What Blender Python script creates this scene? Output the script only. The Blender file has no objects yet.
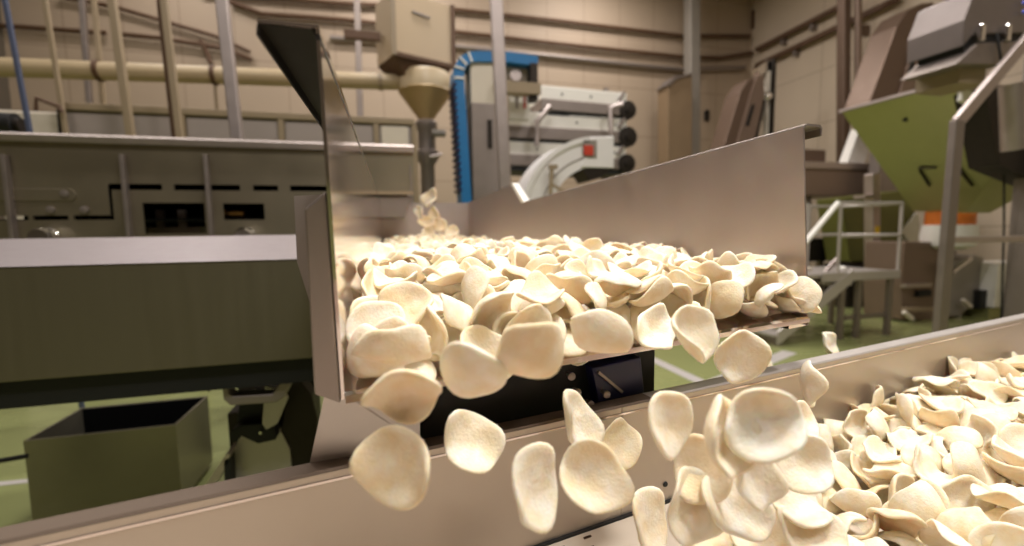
import bpy, bmesh, math, random
from mathutils import Vector, Quaternion, Matrix, noise
C = bpy.context.scene.collection
PI = math.pi
# ------------------------------------------------------------------ camera
F = 458.0; TH = math.atan(122 / 458); PITCH = math.atan(43 / 458); RO = math.radians(.8)
O = Vector((0, 0, 1.5))
Hf = Vector((math.sin(TH), math.cos(TH), 0)); Rt = Vector((math.cos(TH), -math.sin(TH), 0)); ZZ = Vector((0, 0, 1))
FW = Hf * math.cos(PITCH) - ZZ * math.sin(PITCH); UP0 = ZZ * math.cos(PITCH) + Hf * math.sin(PITCH)
CR = Rt * math.cos(RO) - UP0 * math.sin(RO); CU = UP0 * math.cos(RO) + Rt * math.sin(RO)
def ray(x, y): return FW + CR * ((x - 512) / F) - CU * ((y - 273) / F)
def at(x, y, X=None, Y=None, Z=None):
    """where the line of sight of a pixel meets a plane of the room"""
    d = ray(x, y)
    k = X / d.x if X is not None else Y / d.y if Y is not None else (Z - 1.5) / d.z
    return O + d * k
cam = bpy.data.cameras.new('camera'); co = bpy.data.objects.new('camera', cam); C.objects.link(co)
M = Matrix((CR, CU, -FW)).transposed().to_4x4(); M.translation = O; co.matrix_world = M
cam.sensor_width = 36; cam.lens = 36 * F / 1024; cam.clip_start = .02; cam.clip_end = 100
cam.dof.use_dof = True; cam.dof.focus_distance = .62; cam.dof.aperture_fstop = 2.6
S = bpy.context.scene; S.camera = co
S.view_settings.view_transform = 'Standard'; S.view_settings.look = 'None'; S.view_settings.gamma = 1
S.view_settings.use_curve_mapping = False; S.view_settings.exposure = 0.04
# ------------------------------------------------------------------ materials
def lin(c):
    f = lambda v: (v / 255 / 12.92) if v / 255 <= .04045 else ((v / 255 + .055) / 1.055) ** 2.4
    return (f(c[0]), f(c[1]), f(c[2]), 1)
def mat(name, rgb, rough=.5, metal=0., noise_scale=8., var=.10, bump=0., stretch=(1, 1, 1), spec=.5, rough_var=.08):
    m = bpy.data.materials.new(name); m.use_nodes = True
    n = m.node_tree.nodes; l = m.node_tree.links; b = n['Principled BSDF']
    tc = n.new('ShaderNodeTexCoord'); mp = n.new('ShaderNodeMapping'); mp.inputs['Scale'].default_value = stretch
    nz = n.new('ShaderNodeTexNoise'); nz.inputs['Scale'].default_value = noise_scale; nz.inputs['Detail'].default_value = 5
    l.new(tc.outputs['Object'], mp.inputs[0]); l.new(mp.outputs[0], nz.inputs['Vector'])
    mx = n.new('ShaderNodeMix'); mx.data_type = 'RGBA'
    c = lin(rgb)
    mx.inputs['A'].default_value = tuple(v * (1 - var) for v in c[:3]) + (1,)
    mx.inputs['B'].default_value = tuple(min(1, v * (1 + var)) for v in c[:3]) + (1,)
    l.new(nz.outputs['Fac'], mx.inputs['Factor']); l.new(mx.outputs['Result'], b.inputs['Base Color'])
    mr = n.new('ShaderNodeMapRange'); mr.inputs['To Min'].default_value = max(.02, rough - rough_var); mr.inputs['To Max'].default_value = min(1, rough + rough_var)
    l.new(nz.outputs['Fac'], mr.inputs['Value']); l.new(mr.outputs['Result'], b.inputs['Roughness'])
    b.inputs['Metallic'].default_value = metal; b.inputs['Specular IOR Level'].default_value = spec
    if bump:
        bp = n.new('ShaderNodeBump'); bp.inputs['Strength'].default_value = bump; bp.inputs['Distance'].default_value = .004
        l.new(nz.outputs['Fac'], bp.inputs['Height']); l.new(bp.outputs[0], b.inputs['Normal'])
    return m
STEEL = mat('brushed_stainless', (198, 186, 181), .34, 1, 30, .06, .05, (1, .04, 1))
STEELX = mat('brushed_stainless_long', (198, 188, 178), .36, 1, 30, .06, .05, (.04, 1, 1))
POLISH = mat('polished_stainless', (206, 195, 191), .11, 1, 18, .05, .03, (1, .1, 1), rough_var=.06)
SATIN = mat('satin_stainless', (192, 180, 175), .48, 1, 12, .08, .04)
DULL = mat('dull_steel', (152, 141, 134), .55, .9, 9, .12)
OLIVE = mat('dull_side_steel', (140, 130, 110), .5, .85, 6, .10)
DARKST = mat('dark_steel', (58, 52, 47), .5, .8, 10, .2)
BLACK = mat('black_rubber', (14, 13, 13), .6, 0, 20, .2)
NAVY = mat('dark_blue_paint', (20, 20, 66), .4, 0, 10, .1)
CHROME = mat('chrome', (225, 222, 220), .08, 1, 5, .02, rough_var=.02)
BEIGE = mat('beige_paint', (152, 134, 108), .5, 0, 4, .07)
BEIGED = mat('beige_plastic', (182, 162, 128), .45, 0, 4, .07)
CREAM = mat('cream_enamel', (214, 203, 186), .5, 0, 5, .06)
WHITE = mat('white_enamel', (240, 236, 227), .42, 0, 5, .05)
BROWN = mat('brown_pipe', (92, 66, 46), .6, .2, 6, .15)
GREYP = mat('grey_paint', (146, 138, 128), .55, .2, 5, .08)
BLUEP = mat('blue_belt', (30, 112, 170), .45, 0, 12, .12)
BLUEG = mat('blue_grey_rod', (84, 92, 116), .5, .4, 6, .1)
GREENS = mat('green_reflection_steel', (170, 170, 116), .4, .6, 3, .10)  # green reflection of the floor put into the base colour
RED = mat('red_label', (196, 62, 40), .5, 0, 20, .15)
ORANGE = mat('orange_band', (226, 126, 52), .5, 0, 5, .3)
YELLOW = mat('yellow_tag', (226, 190, 40), .5)
BELT = mat('pale_belt', (206, 190, 172), .5, 0, 14, .12)
BRASS = mat('brass', (206, 160, 92), .3, 1, 10, .1)

# ------------------------------------------------------------------ mesh helpers
class MB:
    def __init__(s): s.v = []; s.f = []
    def add(s, vs, fs):
        k = len(s.v); s.v += [Vector(v) for v in vs]; s.f += [tuple(i + k for i in f) for f in fs]; return s
    def box(s, x0, x1, y0, y1, z0, z1, rot=None):
        vs = [Vector((x, y, z)) for x in (x0, x1) for y in (y0, y1) for z in (z0, z1)]
        if rot:
            c = Vector(((x0 + x1) / 2, (y0 + y1) / 2, (z0 + z1) / 2)); q = rot if not isinstance(rot, (int, float)) else Quaternion((0, 0, 1), rot)
            vs = [c + q @ (v - c) for v in vs]
        return s.add(vs, [(0, 1, 3, 2), (4, 6, 7, 5), (0, 4, 5, 1), (2, 3, 7, 6), (0, 2, 6, 4), (1, 5, 7, 3)])
    def prism(s, poly, ext):
        n = len(poly); ext = Vector(ext); p = [Vector(q) for q in poly]
        return s.add(p + [q + ext for q in p], [tuple(range(n))[::-1], tuple(range(n, 2 * n))] + [(i, (i + 1) % n, n + (i + 1) % n, n + i) for i in range(n)])
    def bar(s, a, b, w, h=None, up=(0, 0, 1)):
        a = Vector(a); b = Vector(b); d = (b - a).normalized(); h = h or w
        x = d.cross(Vector(up));
        if x.length < 1e-3: x = d.cross(Vector((0, 1, 0)))
        x.normalize(); y = x.cross(d)
        q = [x * (w / 2) * i + y * (h / 2) * j for i, j in ((-1, -1), (1, -1), (1, 1), (-1, 1))]
        return s.prism([a + e for e in q], b - a)
    def tube(s, pts, r, n=12, r2=None):
        pts = [Vector(p) for p in pts]; rings = []
        m = len(pts); vs = []; fs = []
        ref = None
        for i, p in enumerate(pts):
            d = (pts[min(i + 1, m - 1)] - pts[max(i - 1, 0)]).normalized()
            if ref is None: ref = d.orthogonal().normalized()
            x = (ref - d * ref.dot(d)).normalized(); ref = x; y = d.cross(x)
            rr = r if r2 is None else r + (r2 - r) * i / (m - 1)
            vs += [p + (x * math.cos(2 * PI * j / n) + y * math.sin(2 * PI * j / n)) * rr for j in range(n)]
        for i in range(m - 1):
            fs += [(i * n + j, i * n + (j + 1) % n, (i + 1) * n + (j + 1) % n, (i + 1) * n + j) for j in range(n)]
        fs += [tuple(range(n))[::-1], tuple(range((m - 1) * n, m * n))]
        return s.add(vs, fs)
    def lathe(s, prof, c, n=28, axis='Z'):
        c = Vector(c); vs = []; fs = []
        for r, h in prof:
            for j in range(n):
                t = 2 * PI * j / n; p = Vector((r * math.cos(t), r * math.sin(t), h))
                if axis == 'Y': p = Vector((p.x, p.z, p.y))
                if axis == 'X': p = Vector((p.z, p.x, p.y))
                vs.append(c + p)
        m = len(prof)
        for i in range(m - 1):
            fs += [(i * n + j, i * n + (j + 1) % n, (i + 1) * n + (j + 1) % n, (i + 1) * n + j) for j in range(n)]
        fs += [tuple(range(n))[::-1], tuple(range((m - 1) * n, m * n))]
        return s.add(vs, fs)
    def frustum(s, lo, hi):
        """two polygons with the same number of corners, lower and upper"""
        n = len(lo)
        return s.add(list(lo) + list(hi), [tuple(range(n))[::-1], tuple(range(n, 2 * n))] + [(i, (i + 1) % n, n + (i + 1) % n, n + i) for i in range(n)])
    def build(s, name, m, parent=None, bevel=0., smooth=False, label=None, cat=None, group=None, kind=None):
        me = bpy.data.meshes.new(name); me.from_pydata([tuple(v) for v in s.v], [], s.f)
        bm = bmesh.new(); bm.from_mesh(me); bmesh.ops.recalc_face_normals(bm, faces=bm.faces); bm.to_mesh(me); bm.free()
        me.materials.append(m); o = bpy.data.objects.new(name, me); C.objects.link(o)
        if smooth:
            me.shade_smooth()
            if hasattr(me, 'set_sharp_from_angle'): me.set_sharp_from_angle(angle=math.radians(38))
        if bevel:
            b = o.modifiers.new('bevel', 'BEVEL'); b.width = bevel; b.segments = 2; b.limit_method = 'ANGLE'
        if parent is not None:
            o.parent = parent; o.matrix_parent_inverse = Matrix.Translation(-parent.location)
        if label: o['label'] = label
        if cat: o['category'] = cat
        if group: o['group'] = group
        if kind: o['kind'] = kind
        return o
def thing(name, label, cat, loc=(0, 0, 0), group=None):
    o = bpy.data.objects.new(name, None); C.objects.link(o); o.location = loc; o.empty_display_size = .1
    o['label'] = label; o['category'] = cat
    if group: o['group'] = group
    return o
def rect(x0, y0, x1, y1, Y, dep):
    """box whose front lies in the plane Y, spanning a photo rectangle, dep metres deep"""
    a = at(x0, y1, Y=Y); b = at(x1, y0, Y=Y)
    return (a.x, b.x, Y, Y + dep, a.z, b.z)
def B(*a): return MB().box(*a)
def arc(c, r, a0, a1, n=10):
    return [(c[0] + r * math.cos(math.radians(a0 + (a1 - a0) * i / n)), c[1] + r * math.sin(math.radians(a0 + (a1 - a0) * i / n))) for i in range(n + 1)]
import math, random
NVAR = 16
def snack_shape(k, rings=8, segs=30):
    """one puffed snack shell: oval, curled and rippled, thick bubbly skin with a rounded rim"""
    R = random.Random(100 + k)
    a = R.uniform(.0295, .0350); b = R.uniform(.0245, .0300)
    p1, p2, p3 = (R.uniform(0, 6.28) for _ in range(3))
    n1, n2 = R.uniform(.03, .08), R.uniform(.02, .05)
    cup = R.uniform(5.0, 15.0)
    curl = R.choice([0, 6, 12, 18, -20]) + R.uniform(-1.5, 1.5)
    tw = R.uniform(-12, 12)
    rip = R.uniform(.002, .0060); nr = R.choice([2, 3, 3, 4])
    fold = R.choice([0, 0, .5, .8, -.6]); fa = R.uniform(0, 6.28)
    off = Vector((R.uniform(0, 50), R.uniform(0, 50), k * 7.3))
    th = R.uniform(.0021, .0029)
    def mid(r, t):
        e = 1 + n1 * math.cos(2 * t + p1) + n2 * math.cos(3 * t + p2) + .025 * math.cos(5 * t + p3)
        x = a * r * e * math.cos(t); y = b * r * e * math.sin(t)
        z = cup * (x * x + y * y) + curl * y * y + tw * x * y + rip * (r ** 3) * math.cos(nr * t + p3)
        if fold:
            d = x * math.cos(fa) + y * math.sin(fa) - .012
            if d > 0: z += fold * d * d * 22
        z += .0016 * noise.noise(Vector((x * 45, y * 45, 0)) + off)
        return Vector((x, y, z))
    vs, fs = [], []
    def nrm(r, t):
        h = .04; r0 = max(r, .06)
        d1 = mid(r0 + h, t) - mid(r0 - h, t); d2 = mid(r0, t + .1) - mid(r0, t - .1)
        n = d1.cross(d2); n.normalize()
        return n
    rs = [((i + 1) / rings) ** .85 for i in range(rings)]
    for side in (1, -1):
        for i, r in enumerate([0] + rs):
            for j in range(1 if i == 0 else segs):
                t = 2 * math.pi * j / segs
                m = mid(r, t); n = nrm(r, t)
                q = th * (1.0 if r < .8 else math.sqrt(max(0, 1 - ((r - .8) / .2) ** 2 * .55)))
                q *= 1 + .35 * noise.noise(Vector((m.x * 90, m.y * 90, side * 3)) + off)
                if side == 1: q += .0012 * max(0, noise.noise(Vector((m.x * 150, m.y * 150, 9)) + off))
                if i == rings: m = m - (mid(r, t) - mid(.93, t)) * .25
                vs.append(m + n * q * side)
    per = 1 + rings * segs
    # outermost bulge ring
    for j in range(segs):
        t = 2 * math.pi * j / segs; vs.append(mid(1.0, t) + (mid(1, t) - mid(.96, t)) * .55)
    def ix(s, i, j): return s * per + (0 if i == 0 else 1 + (i - 1) * segs + j % segs)
    for s in (0, 1):
        for i in range(rings):
            for j in range(segs):
                if i == 0: f = (ix(s, 0, 0), ix(s, 1, j), ix(s, 1, j + 1))
                else: f = (ix(s, i, j), ix(s, i + 1, j), ix(s, i + 1, j + 1), ix(s, i, j + 1))
                fs.append(f if s == 0 else f[::-1])
    for j in range(segs):
        o0, o1 = 2 * per + j, 2 * per + (j + 1) % segs
        fs.append((ix(0, rings, j), o0, o1, ix(0, rings, j + 1)))
        fs.append((ix(1, rings, j + 1), o1, o0, ix(1, rings, j)))
    c = sum(vs, Vector()) / len(vs)
    return [v - c for v in vs], fs
# resting places of the shells: shape, place, turn
TRAY_TOP = [
13,-5211,-3476,777,421,-27,569,704, 1,-4056,-3397,717,246,289,-464,799, 1,-3595,-3296,884,615,623,-367,310, 12,-4831,-2885,1154,328,255,331,-846,
5,-2270,-2768,788,415,-798,-357,-247, 11,-1798,-2799,825,409,-724,-471,-290, 14,-4942,-3385,896,777,-448,15,-440, 8,-4879,-3375,581,102,-574,811,-1,
8,-5159,-3118,1011,222,126,460,-849, 7,-263,-2286,920,527,23,700,480, 12,-4602,-3147,920,539,-123,-646,524, 13,-3964,-3132,1143,481,851,58,199,
2,-3349,-3055,1250,733,94,33,-671, 8,1566,-1949,866,208,660,438,572, 7,-1321,-2612,876,250,-39,-353,900, 5,-4047,-2439,1211,687,-196,699,-9,
13,-2149,-2616,1337,183,967,-133,-112, 9,-4272,-3111,1118,372,-764,-471,234, 2,-2806,-2640,1198,876,-409,207,147, 14,-4340,-3200,641,-31,-954,154,250,
9,-1779,-2855,1114,942,-232,-170,-165, 10,-3392,-3113,770,-18,-870,-232,-433, 4,-3117,-2992,741,-2,282,940,189, 10,-4220,-1981,1364,270,-2,44,-961,
11,-280,-2062,1234,43,-235,-276,-930, 1,-2515,-2873,1109,549,-679,-354,331, 10,250,-1959,1225,576,253,-31,-775, 1,-2929,-2845,1123,58,902,-274,-325,
6,-849,-2233,1129,153,-194,-90,-964, 2,851,-1838,1071,473,788,-351,174, 9,-4800,-1045,1281,484,-198,-355,-774, 12,-3493,-2533,1163,320,-887,-277,-178,
12,-4944,-1589,1287,842,-7,0,538, 8,-489,-2203,976,621,110,-713,-302, 15,699,-2113,958,161,-238,886,-362, 1,1447,-1698,650,669,-261,264,-642,
8,-4234,-3034,836,14,-63,247,-966, 0,-1738,-2633,1228,170,341,902,-198, 7,-1546,-1860,1340,890,10,-19,-453, 13,-3154,-1724,1341,77,928,233,-275,
11,-1897,-1547,1332,231,-196,326,-894, 5,1267,-1720,1019,789,227,-204,-532, 10,-3708,-3053,857,111,-352,683,-629, 1,-5228,-1918,1206,526,449,134,708,
14,598,-1884,652,261,-248,52,-931, 8,-2841,-2850,655,975,152,-141,72, 5,-1729,-1008,1372,396,147,691,584, 15,-4274,-1900,1130,205,118,275,931,
15,-2691,-1029,1290,377,-71,495,778, 11,-1285,-2526,1131,54,-645,-726,228, 7,-3758,-1893,1339,985,-31,157,50, 7,-3736,-240,1476,261,-392,-640,-605,
15,-2193,-2514,1059,707,99,-27,-698, 10,-2906,-421,1359,603,482,634,-13, 11,-399,-534,1399,644,-10,-245,723, 11,-2073,-1433,1218,906,213,242,-270,
0,-5282,-1376,1353,127,-647,-340,669, 12,-717,-1928,1284,898,162,278,299, 1,-2715,-1314,1256,746,-282,-184,-573, 4,-2970,-2698,921,168,94,-113,974,
2,667,-1370,1272,860,-79,202,460, 6,-5169,4256,1426,603,192,-233,737, 11,-2589,-124,1453,587,-772,131,201, 2,-3691,-586,1422,676,-173,-380,-605,
13,-608,1481,1487,127,149,-545,814, 11,-1071,3018,1557,319,-80,353,875, 1,-2583,-2495,546,241,415,432,-762, 1,-22,-423,1418,191,-230,819,489,
3,-4482,65,1479,210,597,-733,-247, 5,-5201,-2820,959,602,347,-285,659, 7,-4888,104,1359,541,-81,-284,-786, 3,825,-1779,1348,-46,404,-895,178,
0,-3312,-3027,1060,605,30,-168,-776, 12,-3097,-195,1392,214,302,-832,-412, 5,-3768,-1088,1279,442,134,334,-821, 2,-545,-1921,628,508,-675,465,-261,
11,-1557,-424,1404,892,128,156,-402, 4,1244,-1312,1327,703,-175,-152,670, 15,1557,-1365,1213,876,-70,312,-358, 4,-772,-1357,1293,956,-164,202,-126,
15,-4351,835,1517,323,629,-705,23, 0,-983,-635,1398,176,-98,974,-90, 12,-4213,-423,1311,933,183,20,-307, 0,-4345,-1619,1322,270,-260,45,-925,
10,-4206,-927,1421,-158,557,-813,36, 8,1065,-1601,755,22,932,-262,-247, 12,-1485,1001,1407,374,724,393,-423, 13,-3027,451,1427,845,11,-277,-455,
10,-1449,-2266,1228,625,-53,-362,-688, 10,-130,-1492,1195,968,232,83,-15, 7,-2647,-2054,1329,74,-917,387,-43, 0,-4642,-2635,990,364,-166,-181,897,
3,-4752,-707,1339,278,-201,56,-937, 0,-1319,-971,1264,616,-189,-119,-754, 14,-3905,798,1489,411,72,194,-887, 5,-76,1241,1433,557,816,0,-151,
0,-73,-845,1356,-156,-957,169,-170, 14,-1095,-1827,1310,-6,-249,939,231, 9,101,-1218,1202,170,371,658,-631, 9,-1536,504,1482,157,-9,-978,127,
1,-3720,-2146,1192,662,-145,-32,-733, 2,-882,-2351,813,901,223,135,343, 14,-4619,4675,1434,46,-121,-201,970, 6,-385,995,1309,802,-572,119,-114,
11,-306,500,1445,231,727,-602,-231, 2,-2157,-319,1378,977,-202,22,49, 4,-4687,-2468,1208,-116,812,563,-85, 8,-1359,-2432,636,879,-39,40,471,
10,-1166,777,1561,109,808,-500,-288, 11,1440,-763,1307,681,173,176,688, 0,-5113,-656,1271,303,273,-234,881, 9,-2609,-2348,909,260,-922,278,56,
15,-4685,1779,1507,282,-272,919,-11, 7,-871,-151,1302,295,168,-39,-939, 11,-4056,370,1388,684,-35,102,720, 1,-3304,-1174,1389,56,940,332,42,
15,-3759,-2601,976,43,483,250,837, 5,-4013,-1987,935,196,2,-343,-918, 14,-1652,1392,1486,317,42,-67,944, 5,-2096,714,1485,46,389,-895,208,
3,-3240,-735,1271,877,21,298,375, 10,-1381,4496,1558,61,-295,884,-356, 13,-3567,180,1443,732,332,227,-548, 12,727,-438,1295,295,-99,-175,-933,
4,-5344,3614,1309,852,-19,296,-429, 12,-2749,2751,1443,270,23,-274,-922, 6,-2389,1460,1431,189,-277,-347,-875, 14,-3952,5760,1408,955,274,-90,49,
11,427,1683,1427,319,-244,-103,909, 5,1587,1168,1306,487,-536,-622,295, 11,-5113,2930,1280,56,-260,20,963, 15,800,5705,1604,262,-865,-422,-43,
11,-2290,-886,1275,946,-135,-159,-245, 15,-30,4197,1549,226,-835,-122,485, 6,-1030,4937,1484,419,-560,-605,-378, 13,-4134,6612,1430,693,138,-579,403,
2,-3715,2243,1552,196,233,914,-266, 9,1152,667,1369,123,-112,-980,-97, 6,-2103,-1967,868,42,-825,-487,279, 8,-1592,5364,1577,539,-334,127,761,
5,-3845,4843,1437,900,-117,-75,-410, 7,-550,-936,1256,478,-251,39,839, 5,-5315,465,1258,647,425,610,165, 6,-4387,7610,1404,510,420,-123,739,
5,-1776,4811,1404,895,-417,-20,-151, 8,-3149,1977,1566,103,51,988,-91, 10,379,-943,1289,631,547,467,288, 14,1198,-1216,1109,683,394,184,-586,
14,472,-1396,682,304,-790,527,65, 13,-2698,5693,1474,903,-248,-283,205, 15,-3116,4602,1540,302,832,152,437, 7,-3642,6130,1355,367,-294,-469,-746,
10,1037,1594,1410,986,63,-147,4, 15,-2725,1010,1476,804,161,134,555, 12,-297,-39,1317,309,672,-392,-545, 1,-5213,2192,1294,226,-309,881,-275,
10,-4469,458,1236,215,-199,481,-825, 8,-3631,-890,1175,250,-109,-603,748, 15,-2795,-2333,1141,700,656,-255,114]
TROUGH_TOP = [
10,7,-2922,-1910,640,-680,353,36, 13,461,-3236,-1745,342,-639,-569,-386, 6,-674,-3361,-1897,156,-941,-288,-68, 6,1393,-4006,-1650,358,-638,-323,-599,
12,1459,-4383,-1568,75,-758,490,-422, 15,2110,-3999,-1569,-25,-204,-493,844, 5,938,-4033,-1622,407,547,-730,11, 7,2639,-3784,-1318,-477,761,358,251,
15,1527,-4839,-1574,785,398,-374,-289, 13,992,-3488,-1822,214,236,300,898, 3,2348,-4350,-1464,404,85,70,907, 15,112,-2327,-1773,163,19,239,-956,
7,1144,-4526,-1648,378,453,-738,-324, 12,2196,-3562,-1455,915,313,20,248, 15,3480,-3096,-1305,279,849,430,120, 13,1881,-2229,-1607,431,-618,517,404,
3,2157,-2984,-1515,31,119,-133,983, 14,946,-2896,-1681,704,27,-278,-651, 5,1795,-3353,-1535,114,-24,141,982, 0,471,-3704,-1798,72,432,-817,372,
7,4057,-2514,-1399,117,-344,-79,-927, 3,2628,-2191,-1451,61,175,-513,837, 14,3817,-3247,-1246,685,-509,-312,415, 11,2951,-2807,-1477,997,-19,-61,27,
2,1352,-2550,-1617,799,37,-9,598, 3,1820,-3011,-1718,383,19,208,-898, 6,748,-3793,-1945,849,-390,-13,354, 15,3415,-3812,-1309,840,235,65,483,
10,4476,-2279,-1228,864,-33,-52,497, 0,3163,-3923,-1441,727,242,231,597, 10,3985,-3658,-1298,909,134,-362,151, 10,3719,-2230,-1326,636,539,19,550,
8,2470,-3346,-1468,177,-333,864,332, 15,1411,-3089,-1788,150,-711,533,431, 6,2821,-2459,-1350,270,82,-803,-524, 13,1005,-4125,-1894,177,80,-979,-44,
4,1034,-3038,-1873,182,-857,-480,-31, 2,6156,-1995,-1340,829,16,-377,410, 14,628,-2377,-1741,13,889,437,132, 3,5426,-1574,-1109,71,-485,-844,214,
1,4936,-2731,-1227,779,20,-44,624, 14,1638,-3595,-1715,407,368,508,-662, 3,509,-2870,-1815,451,-866,167,130, 4,2848,-3687,-1477,210,-510,814,176,
5,2039,-4756,-1573,835,-373,394,-85, 6,6954,-1620,-1211,403,-576,-606,-370, 9,2371,-2697,-1633,234,-139,-146,950, 1,1189,-2474,-1752,46,-862,492,102,
4,4075,-3127,-1304,469,-31,881,-30, 14,5773,-2069,-1294,128,-891,-19,434, 8,104,-4219,-1816,801,261,53,534, 13,7757,-1367,-1258,355,470,-82,802,
7,2533,-2054,-1573,122,-372,-867,-304, 3,7307,-1227,-1245,853,284,-19,-435, 11,1535,-3365,-1810,-7,-132,-811,569, 11,2118,-2379,-1709,594,-641,-162,456,
2,1668,-2721,-1829,447,155,357,-804, 10,1848,-3875,-1737,537,568,2,622, 8,4416,-2813,-1281,131,-544,753,-344, 1,3814,-1667,-1374,611,-373,-537,-444,
7,5728,-1540,-1396,962,-37,139,228, 6,3354,-1900,-1451,635,-68,38,-767, 5,3164,-2937,-1570,253,-410,760,-433, 5,2071,-4498,-1695,210,53,-92,971,
12,3418,-2240,-1635,914,-154,-304,-218, 9,6470,-2268,-1243,446,-55,-67,-890, 10,8730,-1225,-1189,372,-50,-47,925, 2,3754,-1904,-1615,796,78,-580,-150,
2,3765,-2699,-1536,413,-10,29,909, 2,3488,-3527,-1533,488,78,-158,854, 8,4386,-2089,-1344,118,-825,479,271, 1,6109,-1391,-1220,559,-192,147,792,
9,313,-4120,-1908,98,949,-61,291, 4,6802,-1050,-1221,530,594,-190,573, 11,7004,-2072,-1236,979,110,166,25, 7,5433,-2951,-1256,263,-47,-30,-962,
14,7562,-1771,-1281,5,-631,-765,119, 3,5199,-1370,-1400,425,877,196,-94, 11,4901,-1785,-1357,849,429,104,286, 7,2999,-3688,-1723,952,-53,-215,-205,
9,4626,-2418,-1374,209,-813,200,-503, 0,6274,-1566,-1280,256,364,895,6, 1,4104,-2003,-1415,827,100,466,-296, 6,3301,-3840,-1792,846,-470,-106,223,
14,5955,-2501,-1522,661,240,-232,-671, 4,7429,-934,-1307,224,-342,619,669, 10,5434,-1889,-1397,28,808,-577,109, 8,2231,-2898,-1786,338,-870,290,207,
2,4673,-1464,-1611,555,-778,72,283, 14,6394,-2604,-1321,-134,334,932,25, 5,5460,-2597,-1419,380,9,248,-890, 4,4208,-2444,-1636,803,69,174,563,
14,1430,-3862,-1857,170,-187,-304,917, 9,3198,-3256,-1732,626,-608,-483,52, 0,4590,-1731,-1327,99,-255,-950,142, 12,2647,-4217,-1644,395,854,-57,331,
11,6779,-2093,-1450,956,-195,213,7]
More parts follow.
